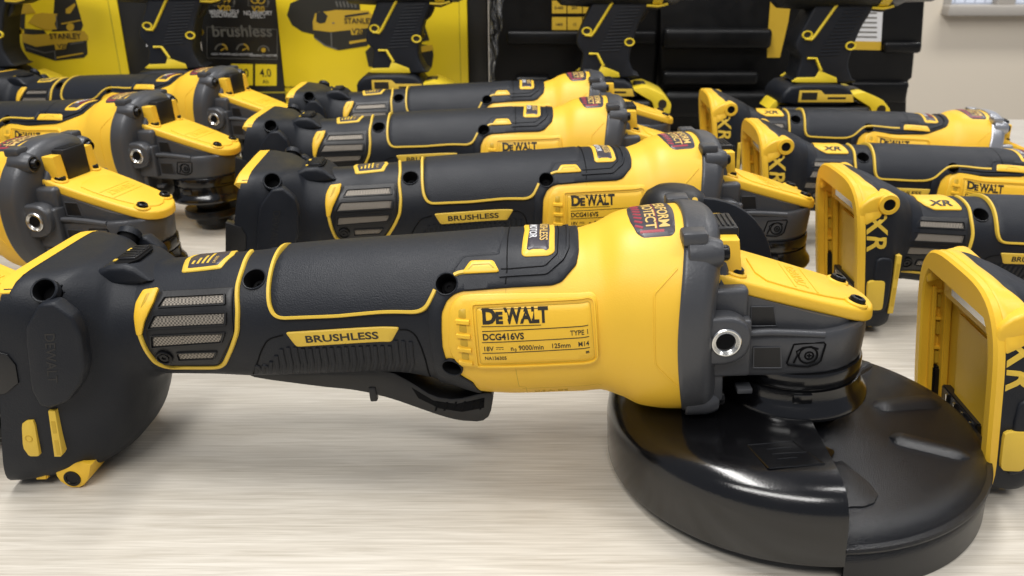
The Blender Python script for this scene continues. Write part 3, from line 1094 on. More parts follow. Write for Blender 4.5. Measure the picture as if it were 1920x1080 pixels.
        box(bm, -150, -141, -12, 12, foot, bot + 4, 1.5)
        obj('foot', bm, 'rubber', bs, 40)
    return bs


def make_paddle(root, kind):
    bm = bmesh.new()
    P = [(-106.5, -18.6), (-103.3, -20.4), (-78.8, -25.1), (-62.3, -27.6), (-49.5, -31.9), (-38.3, -37.1), (-30.2, -40.7), (-23.7, -42.9), (-14.5, -43.9), (-10.8, -41.0), (-8.6, -30.8), (-13, -30.2), (-24, -33), (-33, -31.2), (-41, -24.5), (-49, -19), (-75, -15)]
    uvp(bm, chaikin(P, 1), -11.5, 11.5, 1.2, 2)
    pd = obj('paddle_switch', bm, 'plastic', root, 40)
    bm = bmesh.new()
    uvp(bm, [(-41, -27), (-33, -33.2), (-24, -35), (-12.5, -32.6), (-13, -37), (-22, -38.6), (-31, -36.6), (-39, -31.6)], 11.3, 11.75, 0)
    q = obj('switch_recess', bm, 'hole', pd, 40)
    bm = bmesh.new()
    for k in range(6):
        x = -33 + 3.6 * k
        uvp(bm, [(x, -37.6), (x + .8, -37.6), (x + 2.2, -34), (x + 1.4, -34)], 11.5, 12.1)
    obj('switch_rib', bm, 'hole', q, 40)  # ribs painted in recess black so they look unlit
    bm = bmesh.new()
    box(bm, -58.5, -55.5, -12.2, -9, -32.5, -26, .7)
    obj('lock_pin', bm, 'plastic', pd, 40)


def smooth_outline(P, n=2):
    return chaikin(P, n)


SPX = 110.5


def make_head(root, kind, spindle):
    gm = 'silver' if kind == 'B' else 'grey'
    HL = Loft([(65.2, -.4, 39.3, 36.4, 2.4), (66.2, -.4, 40.0, 37.1, 2.4), (73, -.6, 39.6, 36.6, 2.4), (76, -.8, 38.4, 35, 2.4), (78.4, -1, 35, 31, 2.4), (79.4, -1, 30, 26, 2.3)])
    HL.bow = (5.5, 40, 60)
    bm = bmesh.new()
    HL.mesh(bm, 65.2, 79.4, 26, 96)
    gh = obj('gear_housing', bm, gm, root, 40)
    # corner bolt bosses on the flange
    for th in (52, 128, -52, -128):
        p = HL.at(70, th)
        dirv = Vector((0, p.y, p.z)).normalized()
        m = frame_z((64.2, p.y - dirv.y * 4.2, p.z - dirv.z * 4.2), (1, 0, 0))
        bm = bmesh.new()
        lathe(bm, [(5.5, 0), (6.2, .6), (6.2, 8), (5.4, 11), (4.6, 12.4), (3.8, 12.6), (3.5, 11.4), (0, 11.3)], 26, m)
        bo = obj('bolt_boss', bm, gm, gh, 40)
        bm = bmesh.new()
        lathe(bm, [(2.9, 10), (2.9, 14.2), (2.4, 14.9), (1.4, 14.9), (1.3, 13.6), (0, 13.5)], 20, m)
        obj('bolt', bm, 'screw', bo, 40)
    for s in (1, -1):
        bm = bmesh.new()
        box(bm, 62.4, 71.4, -s * 22 - 4.5, -s * 22 + 4.5, 32.5, 37.4, 1.3, 2)
        obj('flange_lug', bm, gm, gh, 40)
    # arch over the top of the neck
    bm = bmesh.new()
    tube(bm, [(77.5, 18 * math.cos(R(t)), 9 + 21 * math.sin(R(t))) for t in range(0, 181, 12)], 3.2, 10)
    obj('neck_arch', bm, gm, gh, 60)
    # side handle block and its threaded socket
    for s in (1, -1):
        bm = bmesh.new()
        box(bm, 70, 87.2, *sorted((-s * 10, -s * 28.2)), -18.0, 4.6, 1.4, 3)
        box(bm, 72, 86.6, *sorted((-s * 8, -s * 24.6)), 2, 15.4, 2.2, 3)
        box(bm, 70, 78, *sorted((-s * 10, -s * 27)), -29, -14, 1.5, 2)
        obj('neck_block', bm, gm, gh, 40)
        bm = bmesh.new()
        prism(bm, chaikin([(66, -11), (66, 6), (70, 7.8), (80, 7.9), (85.2, 4.6), (86.4, -1.5), (84.6, -7.6), (79, -11)], 2), lambda x, z: (x, -s * 24, z), lambda x, z: (x, -s * 32.6, z), 1.6, 3)
        sb = obj('handle_socket', bm, gm, gh, 40)
        m = frame_z((77.1, -s * 32.6, -1.5), (0, -s, 0))
        bm = bmesh.new()
        lathe(bm, [(5.4, -1), (5.4, .7), (5.0, 1.05), (4.6, 1.0), (4.45, .82), (4.3, .86), (4.1, .62), (3.95, .66), (3.75, .42), (3.6, .46), (3.35, .2)], 40, m)
        q = obj('threaded_insert', bm, 'steel', sb, 30)
        bm = bmesh.new()
        lathe(bm, [(4.0, .42), (3.6, .32), (1.5, .3), (0, .3)], 32, m @ Matrix.Translation((-.35, .75, 0)) @ Matrix.Scale(.86, 4))
        obj('bore_shade', bm, 'hole', q, 30)  # black disc set off-centre paints the shade inside the bore
    # gear head: lower drum and recessed wedge under the cover

    def plan(w0, w1, rn, ext, k=14):
        up = [(76, -w0), (96, -w1)]
        for i in range(k + 1):
            t = -90 + 180 * i / k
            up.append((SPX + ext * math.cos(R(t)), rn * math.sin(R(t))))
        up += [(96, w1), (76, w0)]
        return up
    lo = plan(23.5, 24.2, 24.6, 25.4)
    bm = bmesh.new()
    lay = [(-20.6, .93), (-18.6, .975), (-9, 1.0), (-4.8, 1.0), (-3.6, .975)]
    rings = []
    for z, f in lay:
        rings.append([bm.verts.new((105 + (x - 105) * f, y * f, z)) for x, y in lo])
    n = len(lo)
    for A_, B_ in zip(rings, rings[1:]):
        for i in range(n):
            bm.faces.new((A_[i], A_[(i + 1) % n], B_[(i + 1) % n], B_[i]))
    bm.faces.new(rings[0])
    bm.faces.new(rings[-1])
    obj('gear_head', bm, gm, gh, 30)

    def vcov(u):
        return 12.0 - .33 * (u - 82)
    wd = plan(20.4, 20.6, 20.6, 22.5)
    bm = bmesh.new()
    a_ = [bm.verts.new((x, y, -4.2)) for x, y in wd]
    b_ = [bm.verts.new((x, y, max(vcov(x) + .3, -4.1))) for x, y in wd]
    for i in range(n):
        bm.faces.new((a_[i], a_[(i + 1) % n], b_[(i + 1) % n], b_[i]))
    bm.faces.new(b_)
    obj('gear_wedge', bm, gm, gh, 30)
    for s in (1, -1):
        bm = bmesh.new()
        tube(bm, [(86, -s * 24.4, -2.4), (94, -s * 24.2, -2.3), (104, -s * 23.9, -3.2), (114, -s * 23.4, -4.4)], 1.5, 8)
        obj('side_rib', bm, gm, gh, 60)
        for nm, P, w in (('side_pocket', [(88.2, 6.6), (96.2, 6.3), (97.6, -1.4), (88.4, -1.2)], 20.65), ('side_pocket', [(88.9, -8.1), (98.6, -8.3), (99.3, -16.9), (89.1, -16.5)], 24.25)):
            bm = bmesh.new()
            uvp(bm, P, s * (w - 1), s * (w + .15))
            pk = obj(nm, bm, 'plastic', gh, 40)  # slightly raised dark panel paints the shade of a pocket
            bm = bmesh.new()
            for i in range(4):
                p, q = P[i], P[(i + 1) % 4]
                tube(bm, [(p[0], -s * (w + .1), p[1]), (q[0], -s * (w + .1), q[1])], .28, 6)
            obj('pocket_frame', bm, gm, pk, 60)
        # moulded pictogram

        def wside(u):
            return 24.35 if u < SPX else 24.6 * math.sqrt(max(0, 1 - ((u - SPX) / 25.4) ** 2))

        def ic(P, r, closed=True):
            pts = [(u, -s * (wside(u) + .05), z) for u, z in P]
            if closed:
                pts.append(pts[0])
            tube(bm, pts, r, 6)
        bm = bmesh.new()
        fr = [(x - 1.6, z + 2) for x, z in ((104.8, -9.4), (108, -9.2), (112, -9.1), (115.6, -9.1), (116.2, -10), (114.9, -16.4), (113.6, -17.6), (110.5, -18.8), (107, -18.4), (103.2, -17.8), (102.8, -17))]
        ic(fr, .34)
        for r_, c_ in ((3.3, (108.6, -12)), (1.5, (109, -12.2))):
            ic([(c_[0] + r_ * math.cos(R(t)), c_[1] + r_ * math.sin(R(t))) for t in range(0, 360, 24)], .36)
        ic([(103.6, -15), (104.8, -12), (104.4, -10.4), (106.4, -8.8), (109.4, -8.4), (112, -9.6)], .34, False)
        ic([(109, -11.4), (109, -13)], .3, False)
        ic([(108.2, -12.2), (109.8, -12.2)], .3, False)
        obj('moulded_pictogram', bm, 'hole', gh, 60)
    # yellow top cover
    cp = [(75.5, -19.4), (80, -20.2), (100, -19.6), (118, -18), (127, -16.6), (131.9, -14.6), (135.7, -10), (137.8, -4), (137.8, 4), (135.7, 10), (131.9, 14.6), (127, 16.6), (118, 18), (100, 19.6), (80, 20.2), (75.5, 19.4)]
    cp = chaikin(cp, 1)

    def top(u, o=0):
        return 17.6 - .337 * (u - 82) + o
    bm = bmesh.new()
    prism(bm, cp, lambda x, y: (x, y, vcov(x) - .1), lambda x, y: (x, y, top(x)), 1.3, 3)
    tcv = obj('top_cover', bm, 'yellow', gh, 35)
    bm = bmesh.new()
    ip = [(92, -13.5), (106, -14.6), (120, -12.6), (130, -8.5), (133.4, -3), (133.4, 3), (130, 8.5), (120, 12.6), (106, 14.6), (92, 13.5)]
    prism(bm, chaikin(ip, 1), lambda x, y: (x, y, top(x, -.5)), lambda x, y: (x, y, top(x, .8)), .5, 2)
    cr_ = obj('cover_crown', bm, 'yellow', tcv, 35)
    bm = bmesh.new()
    text_into(bm, "DEWALT", 5.6, lambda x, y, z: (107.5 + y, -x, top(107.5 + y, .9) + z * 3), bold=.12, align='CENTER', sx=.92)
    for x0 in (105.6, 113.8):
        box(bm, x0, x0 + .5, -13, 13, 0, .5)
        for v in list(bm.verts)[-8:]:
            v.co.z += top(v.co.x, .55)
    obj('embossed_lettering', bm, 'yellow', cr_, None)
    for x, w in ((83, 14.2), (128.6, 11)):
        for s in (1, -1):
            nx = Vector((.345, 0, 1)).normalized()
            p = Vector((x, -s * w, top(x, -.4)))
            bm = bmesh.new()
            lathe(bm, [(4.3, -2), (4.4, 1.0), (3.9, 1.5), (3.3, 1.5), (3.2, .7)], 24, frame_z(p, nx))
            bo = obj('screw_boss', bm, 'yellow', tcv, 40)
            torx('screw', p + nx * .9, nx, 3.0, bo, 2.2)
    # spindle lock between two yellow cheeks
    for s in (1, -1):
        bm = bmesh.new()
        uvp(bm, [(74.0, 14), (74.0, 31.2), (84.0, 30.8), (85.6, 15)], s * 9.5, s * 16.8, .8, 2)
        obj('lock_cheek', bm, 'yellow', tcv, 40)
    bm = bmesh.new()
    box(bm, 73.5, 85.2, -9.4, 9.4, 14, 33.2, .9, 2)
    lk = obj('spindle_lock', bm, 'plastic', tcv, 40)
    bm = bmesh.new()
    for k in range(5):
        box(bm, 76 + 1.8 * k, 76.8 + 1.8 * k, -7, 7, 33.0, 33.7, .2)
    obj('lock_ridge', bm, 'plastic', lk, 40)
    # collar and spindle
    m = Matrix.Translation((SPX, 0, 0))
    bm = bmesh.new()
    lathe(bm, [(20, -20), (24.8, -20.2), (25.2, -21), (25.2, -25.6), (24.9, -26.3), (24.2, -26.5), (24.2, -27.1), (25.2, -27.4), (25.4, -31.4), (26.3, -33.2), (27.8, -35.2), (28.2, -37.2), (27.6, -38.6), (20, -39.2)], 64, m)
    co = obj('guard_collar', bm, 'gloss', gh, 30)
    bm = bmesh.new()
    box(bm, 104, 111, -26.2, -22, -31.5, -27.6, .4)
    obj('collar_latch', bm, 'gloss', co, 40)
    bm = bmesh.new()
    box(bm, 83.5, 89, -25.6, -20, -26.6, -24.6, .3)
    obj('guard_latch', bm, 'grey', co, 40)
    bm = bmesh.new()
    lathe(bm, [(0, -38), (12, -38), (12, -46), (20.5, -46.6), (21, -48), (21, -51.5), (20, -52.5), (14, -53), (14, spindle + 5), (11, spindle + .6), (10, spindle), (0, spindle)], 48, m)
    sp = obj('spindle_flange', bm, 'screw', gh, 30)
    return gh


def make_guard(root):
    m = Matrix.Translation((110.4, 0, 1.6))
    # azimuth: -90 = towards the label side; left shell covers the handle half
    bm = bmesh.new()
    profo = [(22, -38.6), (58, -39.2), (64, -39.8), (68.5, -41.2), (71.6, -43.8), (73.3, -47.4), (73.9, -51), (74, -66.6), (73.8, -67.8), (72.9, -68.2), (72.2, -67.4), (72, -52), (69.5, -45.5), (64, -42.6), (22, -42)]
    lathe(bm, profo + [profo[0]], 80, m, 90, 270, cap=False)
    sh = obj('guard_shell', bm, 'gloss', root, 35)
    bm = bmesh.new()
    lathe(bm, [(20, -47.5), (30, -50.5), (36, -53.6), (63, -54.6), (67.5, -55.6), (70.6, -57.6), (72.2, -60.2), (74.0, -60.6), (74.4, -61.6), (74.0, -62.6), (72.6, -63.0), (72.1, -64.2), (72.9, -65.4), (73.4, -67), (73.4, -78.2), (72.6, -78.8), (71.8, -78.2), (71.6, -60), (62, -56.4), (20, -55), (20, -47.5)], 80, m, -90, 90, cap=False)
    cv = obj('guard_cover', bm, 'satin', root, 35)
    # wall closing the step between the two halves
    for s in (1, -1):
        bm = bmesh.new()
        P = [(21, -38.6), (58, -39.2), (64, -39.8), (68.5, -41.2), (71.6, -43.8), (73.3, -47.4), (73.9, -51), (73.9, -67.6), (70, -67.6), (21, -60)]
        prism(bm, P, lambda r, z: (110.2, -s * r, z + 1.6), lambda r, z: (108.8, -s * r, z + 1.6), 0)
        obj('step_wall', bm, 'gloss', sh, 40)
    # pressed radial ribs on the cover

    def rib(az, r0, r1, w):
        ca, sa = math.cos(R(az)), math.sin(R(az))
        bm = bmesh.new()
        pts = []
        n = 14
        rows = []
        for k in range(n + 1):
            t = k / n
            r = r0 + (r1 - r0) * t
            hw = w * math.sqrt(max(0.02, 1 - (2 * t - 1) ** 8))
            row = []
            for f, h in ((-1, -.7), (-.72, 1.1), (-.4, 1.9), (.4, 1.9), (.72, 1.1), (1, -.7)):
                e = min(1, min(t, 1 - t) * 9)
                z = -53.4 - max(0, (r - 36) / 27 * 1.0) + (h if h < 0 else h * e)
                row.append(bm.verts.new((110.4 + r * ca - f * hw * sa, r * sa + f * hw * ca, z + 1.4)))
            rows.append(row)
        for A_, B_ in zip(rows, rows[1:]):
            for k in range(5):
                bm.faces.new((A_[k], A_[k + 1], B_[k + 1], B_[k]))
        obj('pressed_rib', bm, 'satin', cv, 50)
    rib(-28, 38, 66, 5.0)
    rib(8, 36, 65, 5.5)
    rib(44, 38, 66, 5.0)
    # recessed ramp near the step, label stamping on the shell
    bm = bmesh.new()
    prism(bm, chaikin([(109.8, -30), (119, -27), (128.5, -52), (123, -60), (111, -60)], 1), lambda x, y: (x, y, -53.2), lambda x, y: (x, y, -52.1 + (y + 60) * .02), .4)
    obj('clamp_plate', bm, 'satin', cv, 35)
    bm = bmesh.new()
    prism(bm, chaikin([(108.7, -20), (119, -19), (122, -27), (116, -36), (109.6, -34)], 1), lambda x, y: (x, y, -52.4), lambda x, y: (x, y, -45.9 + (x - 109) * -.35), 1.0, 2)
    obj('hinge_block', bm, 'gloss', cv, 35)
    bm = bmesh.new()
    for a_, b_ in (((84, -43), (100, -41.5)), ((100, -41.5), (107, -56)), ((107, -56), (88, -57.5)), ((88, -57.5), (84, -43))):
        tube(bm, [(a_[0], a_[1], -37.5), (b_[0], b_[1], -37.55)], .35, 6)
    for k, L_ in enumerate((9, 12, 7)):
        tube(bm, [(90 + k, -46 - k * 3.2, -37.5), (90 + k + L_, -45.2 - k * 3.2, -37.5)], .3, 6)
    obj('stamped_mark', bm, 'gloss', sh, 50)
    # inner wheel
    bm = bmesh.new()
    lathe(bm, [(0, -63), (61, -64), (62, -65), (62, -66.4), (61, -67), (0, -67)], 64, m)
    obj('cutting_wheel', bm, 'printdark', root, 30)


def make_grinder(kind, foot, spindle, name='angle_grinder'):
    root = empty(name, (0, 0, 0))
    make_handle(root, kind)
    make_base(root, kind, foot)
    make_paddle(root, kind)
    make_head(root, kind, spindle)
    return root


def pose(root, x, y, yaw, oz, pitch):
    root.location = Vector((x, y, oz)) * MM
    root.rotation_euler = (0, -R(pitch), R(yaw))

# ------------------------------------------------------------------ the setting
def simple(name, build, material, parent=None, sharp=35):
    bm = bmesh.new()
    build(bm)
    return obj(name, bm, material, parent, sharp)


tb = simple('table', lambda bm: box(bm, -1400, 1150, -250, 1046, -28, 0, 1.5), 'wood')
tag(tb, "pale wood grain table top carrying all the tools", "table")
tb_leg = [(-1330, -190), (1080, -190), (-1330, 990), (1080, 990)]
for x, y in tb_leg:
    simple('leg', lambda bm: box(bm, x - 25, x + 25, y - 25, y + 25, -745, -28, 3), 'frame', tb)
tag(simple('floor', lambda bm: box(bm, -4000, 4000, -2500, 2600, -760, -746), 'floor'), kind='structure')
WY = 2400
wl = simple('wall', lambda bm: (box(bm, -4000, 4000, WY, WY + 120, -746, 28), box(bm, -4000, 1180, WY, WY + 120, 28, 1500), box(bm, 3300, 4000, WY, WY + 120, 28, 1500)), 'wall')
tag(wl, "beige painted wall below the window at the far right", "wall")

# window behind, with a pale panel of wired glass
wn = empty('window', (2240, WY, 28))
tag(wn, "pale framed window with wire glass above the beige wall", "window")


def winmat():
    m = bpy.data.materials.new("wired_window_glass")
    m.use_nodes = True
    nt = m.node_tree
    b = nt.nodes["Principled BSDF"]
    tc = nt.nodes.new("ShaderNodeTexCoord")
    br = nt.nodes.new("ShaderNodeTexBrick")
    br.offset = 0
    br.inputs["Scale"].default_value = 1.0
    br.inputs["Brick Width"].default_value = 0.028
    br.inputs["Row Height"].default_value = 0.028
    br.inputs["Mortar Size"].default_value = 0.0022
    br.inputs["Color1"].default_value = (0.52, 0.57, 0.66, 1)
    br.inputs["Color2"].default_value = (0.54, 0.58, 0.66, 1)
    br.inputs["Mortar"].default_value = (0.30, 0.33, 0.40, 1)
    mp = nt.nodes.new("ShaderNodeMapping")
    mp.inputs["Rotation"].default_value = (R(90), 0, 0)
    nt.links.new(tc.outputs["Object"], mp.inputs["Vector"])
    nt.links.new(mp.outputs["Vector"], br.inputs["Vector"])
    nt.links.new(br.outputs["Color"], b.inputs["Base Color"])
    nt.links.new(br.outputs["Color"], b.inputs["Emission Color"])
    b.inputs["Emission Strength"].default_value = 0.35
    b.inputs["Roughness"].default_value = 0.2
    return m


M['winglass'] = winmat()
simple('sill', lambda bm: box(bm, -1060, 1060, -40, 60, 0, 26, 3), 'frame', wn)
simple('pane', lambda bm: box(bm, -1055, 1055, 40, 52, 26, 700), 'winglass', wn)
for x in (-1056, -880, 0, 880):
    simple('mullion', lambda bm: box(bm, x - 26, x + 26, 12, 38, 26, 700, 2), 'frame', wn)


# ------------------------------------------------------------------ cartons
def px_on(px, py, Y):
    """bench helper for laying out prints on a carton face standing at Y (mm)"""
    t = R(22.3)
    x, y = (px - 960) / 1557, -(py - 540) / 1557
    d = (x, math.cos(t) + y * math.sin(t), -math.sin(t) + y * math.cos(t))
    k = Y / d[1]
    return d[0] * k, CAM_H + d[2] * k


YB = 985


def flat(name, polys, material, parent, Y, depth):
    bm = bmesh.new()
    for P in polys:
        Q = [px_on(p[0], p[1], Y) for p in P]
        prism(bm, Q, lambda x, z: (x, Y - depth, z), lambda x, z: (x, Y + 0.2, z))
    return obj(name, bm, material, parent, None)


def flat_text(name, items, material, parent, Y, depth):
    bm = bmesh.new()
    for body, px, py, size, kw in items:
        X, Z = px_on(px, py, Y)
        text_into(bm, body, size, lambda x, y, z: (X + x, Y - depth - z * 2, Z + y), **kw)
    return obj(name, bm, material, parent, None)


def ring_poly(cx, cy, r0, r1, a0, a1, n=14):
    return [(cx + r1 * math.cos(R(a0 + (a1 - a0) * k / n)), cy - r1 * math.sin(R(a0 + (a1 - a0) * k / n))) for k in range(n + 1)] + \
           [(cx + r0 * math.cos(R(a1 + (a0 - a1) * k / n)), cy - r0 * math.sin(R(a1 + (a0 - a1) * k / n))) for k in range(n + 1)]


def R12(L):
    return [(360 + x / 3.2, y / 3.2) for x, y in L]


def R01(L):
    return [(x / 3.5556, y / 3.5556) for x, y in L]


xl, _ = px_on(378, 90, YB)
xm, _ = px_on(526, 90, YB)
xr, _ = px_on(877, 90, YB)
c2 = empty('tool_carton', ((xl + xr) / 2, YB, 0))
tag(c2, "yellow tool carton with a black brushless panel and printed charger picture", "carton")


def at0(o, x, y, z):
    for c in children(o):
        c.location = Vector((-x, -y, -z)) * MM


cb = simple('carton_body', lambda bm: box(bm, xm, xr, YB, YB + 55, 0, 300, .8), 'carton', c2)
simple('black_panel', lambda bm: box(bm, xl, xm - .4, YB, YB + 55, 0, 300, .8), 'cartonk', c2)
xs, _ = px_on(914, 90, YB)
simple('carton_edge', lambda bm: box(bm, xr + .4, xs, YB + 3, YB + 55, 0, 300, .8), 'cartonk', c2)
zc = px_on(700, 173, YB)[1]
simple('fold_line', lambda bm: box(bm, xl, xr, YB - .35, YB + .3, zc - 1, zc + .6), 'printolive', c2)
xe, _ = px_on(862, 90, YB)
simple('corner_crease', lambda bm: box(bm, xe, xe + .7, YB - .3, YB + .3, zc, 300), 'printolive', c2)
# picture of charger and battery
flat('printed_charger', [R12([(570, 90), (590, 20), (700, -30), (1000, -30), (1010, 60), (760, 70), (740, 210), (660, 190), (600, 150)])], 'printdark', c2, YB, .25)
flat('printed_battery', [R12([(725, 130), (740, 80), (860, 60), (1060, 62), (1082, 90), (1080, 190), (1050, 270), (870, 300), (790, 270), (730, 215)])], 'ochre_print_or_shade', c2, YB, .4)
flat('printed_battery_case', [R12([(728, 180), (830, 192), (1085, 165), (1082, 240), (1050, 275), (880, 302), (795, 275), (732, 225)])], 'printdark', c2, YB, .55)
flat('printed_battery_top', [R12([(745, 130), (748, 80), (780, 62), (815, 95), (800, 135), (770, 142)]), R12([(915, 92), (1060, 72), (1062, 84), (918, 106)])], 'printdark', c2, YB, .55)
flat('printed_battery_label', [R12([(950, 172), (1025, 168), (1020, 205), (958, 210)]), R12([(945, 248), (1050, 232), (1050, 246), (945, 264)])], 'ochre_print_or_shade', c2, YB, .7)
flat_text('lettering', [("STANLEY", 360 + 915 / 3.2, 140 / 3.2, 8.2, dict(bold=.12, sx=.98)), ("V20", 360 + 962 / 3.2, 203 / 3.2, 8.5, dict(bold=.2)), ("Manufactured", 360 + 550 / 3.2, 527 / 3.2, 3.6, dict(bold=.02))], 'printdark', c2, YB, .8)
flat('printed_ridges', [R12([(860 + 22 * k, 8 + k), (868 + 22 * k, 6 + k), (878 + 22 * k, 40 + k), (870 + 22 * k, 42 + k)]) for k in range(6)], 'printgrey', c2, YB, .45)
flat('printed_shading', [R12([(735, 222), (800, 268), (872, 292), (872, 298), (796, 274), (734, 228)]), R12([(832, 195), (836, 284), (842, 286), (838, 195)]), R12([(840, 136), (856, 133), (856, 140), (842, 143)])], 'printgrey', c2, YB, .75)
# second picture: battery seen behind the drill
flat('printed_drill', [R12([(1040, 310), (1100, 250), (1340, 260), (1440, 275), (1450, 330), (1440, 400), (1330, 415), (1060, 400)]), R12([(1350, 150), (1400, 160), (1425, 240), (1340, 262)])], 'printdark', c2, YB, .3)
flat('printed_drill_trim', [R12([(1318, 285), (1440, 268), (1452, 300), (1320, 325)])], 'ochre_print_or_shade', c2, YB, .5)
# black panel print
flat('panel_frame', [R12(P) for P in ([(88, 160), (513, 175), (513, 178), (88, 163)], [(88, 346), (513, 355), (513, 358), (88, 349)], [(88, 160), (91, 160), (91, 349), (88, 349)], [(510, 175), (513, 175), (513, 357), (510, 357)])], 'printgrey', c2, YB, .25)
flat_text('lettering', [("brushless", 360 + 122 / 3.2, 219 / 3.2, 17.5, dict(bold=.32, sx=1.05))], 'printgrey', c2, YB, .3)
gau = [R12(ring_poly(cx, 300, 30, 40, 0, 180)) for cx in (175, 304)] + [R12(ring_poly(429, 308, 29, 36, 0, 180))]
flat('gauge_dials', gau, 'printgrey', c2, YB, .3)
flat('gauge_highlights', [R12(ring_poly(175, 300, 31, 39, 0, 80)), R12(ring_poly(304, 300, 31, 39, 0, 80)), R12(ring_poly(429, 300, 0.5, 14, 0, 359))] + [R12([(cx - 4, 299), (cx + 25, 285), (cx + 27, 290), (cx, 306)]) for cx in (175, 304)], 'ochre_print_or_shade', c2, YB, .5)
flat_text('lettering', [("HIGH POWER", 360 + 174 / 3.2, 331 / 3.2, 3.6, dict(align='CENTER')), ("HIGH RUNTIME", 360 + 302 / 3.2, 333 / 3.2, 3.6, dict(align='CENTER')), ("COMPACT MOTOR", 360 + 430 / 3.2, 340 / 3.2, 3.6, dict(align='CENTER')),
                        ("MINIMAL SELF", 360 + 195 / 3.2, 83 / 3.2, 6.4, dict(bold=.05, align='CENTER', sx=.85)), ("DISCHARGE", 360 + 195 / 3.2, 103 / 3.2, 6.4, dict(bold=.05, align='CENTER', sx=.85)),
                        ("NO MEMORY", 360 + 397 / 3.2, 90 / 3.2, 6.4, dict(bold=.05, align='CENTER', sx=.85)), ("EFFECT", 360 + 397 / 3.2, 109 / 3.2, 6.4, dict(bold=.05, align='CENTER', sx=.85))], 'white', c2, YB, .3)
flat_text('lettering', [("V20", 360 + 195 / 3.2, 63 / 3.2, 8, dict(bold=.18, align='CENTER', sx=1.1)), ("V20", 360 + 400 / 3.2, 69 / 3.2, 8, dict(bold=.18, align='CENTER', sx=1.1))], 'ochre_print_or_shade', c2, YB, .3)
flat('battery_icons', [R12(P) for x0 in (133, 337) for P in ([(x0, -40), (x0 + 3, -40), (x0 + 3, 34), (x0, 34)], [(x0, 34), (x0 + 118, 39), (x0 + 118, 42), (x0, 37)], [(x0 + 115, -40), (x0 + 118, -40), (x0 + 118, 40), (x0 + 115, 40)], [(x0 + 120, 0), (x0 + 126, 5), (x0 + 126, 25), (x0 + 120, 30)])], 'printgrey', c2, YB, .25)
bolts = [R12([(x + 12, -20), (x, 8), (x + 10, 8), (x + 2, 26), (x + 22, 0), (x + 12, 0), (x + 20, -20)]) for x in (158, 185, 212)]
flat('bolt_marks', bolts + [R12(ring_poly(378, -4, 20, 26, 180, 380)), R12(ring_poly(414, -2, 20, 26, 160, 360))], 'ochre_print_or_shade', c2, YB, .25)
flat('rating_cells', [R12([(235, 383), (365, 385), (365, 512), (235, 512)]), R12([(380, 385), (508, 387), (508, 514), (380, 514)])], 'carton', c2, YB, .3)
flat_text('lettering', [("4.0", 360 + 444 / 3.2, 460 / 3.2, 13, dict(bold=.1, align='CENTER', sx=.85)), ("Ah", 360 + 444 / 3.2, 500 / 3.2, 6.5, dict(align='CENTER')), ("20", 360 + 316 / 3.2, 460 / 3.2, 13, dict(bold=.1, align='CENTER', sx=.85))], 'printdark', c2, YB, .5)
at0(c2, (xl + xr) / 2, YB, 0)

# left carton
YC = 990
x1r, _ = px_on(229, 60, YC)
x1b, _ = px_on(292, 60, YC)
c1 = empty('tool_carton', (x1r - 130, YC, 0))
tag(c1, "yellow carton printed with a cordless drill, cut off by the left edge", "carton")
simple('carton_body', lambda bm: box(bm, x1r - 330, x1r, YC, YC + 52, 0, 300, .8), 'carton', c1)
simple('black_side', lambda bm: box(bm, x1r + .4, x1b, YC, YC + 52, 0, 300, .8), 'cartonk', c1)
xq, _ = px_on(212, 60, YC)
simple('corner_crease', lambda bm: box(bm, xq, xq + .8, YC - .3, YC + .3, 0, 300), 'printolive', c1)
flat('printed_drill', [R01([(365, -20), (500, -20), (555, 170), (540, 205), (345, 210), (360, 60)]), R01([(150, 270), (230, 310), (580, 270), (585, 360), (560, 385), (370, 405), (170, 340)]), R01([(60, 60), (170, 80), (165, 190), (60, 225)])], 'printdark', c1, YC, .3)
flat('printed_drill_trim', [R01([(150, 225), (180, 195), (300, 230), (560, 205), (585, 235), (590, 265), (245, 312), (150, 280)]), R01([(190, 150), (230, 95), (280, 85), (385, 92), (365, 160), (380, 195), (300, 200)]), R01([(90, 30), (200, 25), (240, 85), (90, 100)]), R01([(440, 60), (500, 20), (505, 35), (470, 90), (440, 90)])], 'ochre_print_or_shade', c1, YC, .5)
flat('printed_shading', [R01([(176, 312), (300, 350), (372, 336), (372, 341), (300, 356), (178, 318)]), R01([(362, 338), (368, 400), (374, 400), (368, 338)]), R01([(470, 290), (560, 276), (560, 282), (470, 297)]), R01([(372, 100), (380, 190), (386, 190), (378, 98)])], 'printgrey', c1, YC, .62)
flat('printed_shadow', [R01([(160, 190), (290, 200), (310, 225), (220, 230), (165, 225)])], 'printdark', c1, YC, .6)
flat('printed_labels', [R01([(365, 295), (450, 285), (445, 325), (372, 332)]), R01([(410, 155), (545, 130), (545, 138), (410, 164)]), R01([(380, 380), (555, 350), (555, 358), (380, 390)]), R01(ring_poly(470, 180, .5, 26, 0, 359))], 'ochre_print_or_shade', c1, YC, .7)
flat_text('lettering', [("STANLEY", 335 / 3.5556, 258 / 3.5556, 8.8, dict(bold=.1)), ("V20", 388 / 3.5556, 322 / 3.5556, 7, dict(bold=.1))], 'printdark', c1, YC, .8)
flat('side_label', [R01([(972, 65), (1022, 58), (1022, 300), (975, 312)])], 'white', c1, YC, .3)
flat('label_lines', [R01([(985, 95 + 24 * k), (1018, 93 + 24 * k), (1018, 100 + 24 * k), (985, 103 + 24 * k)]) for k in range(8)], 'printgrey', c1, YC, .5)
at0(c1, x1r - 130, YC, 0)

# clear plastic bag hanging between carton and case


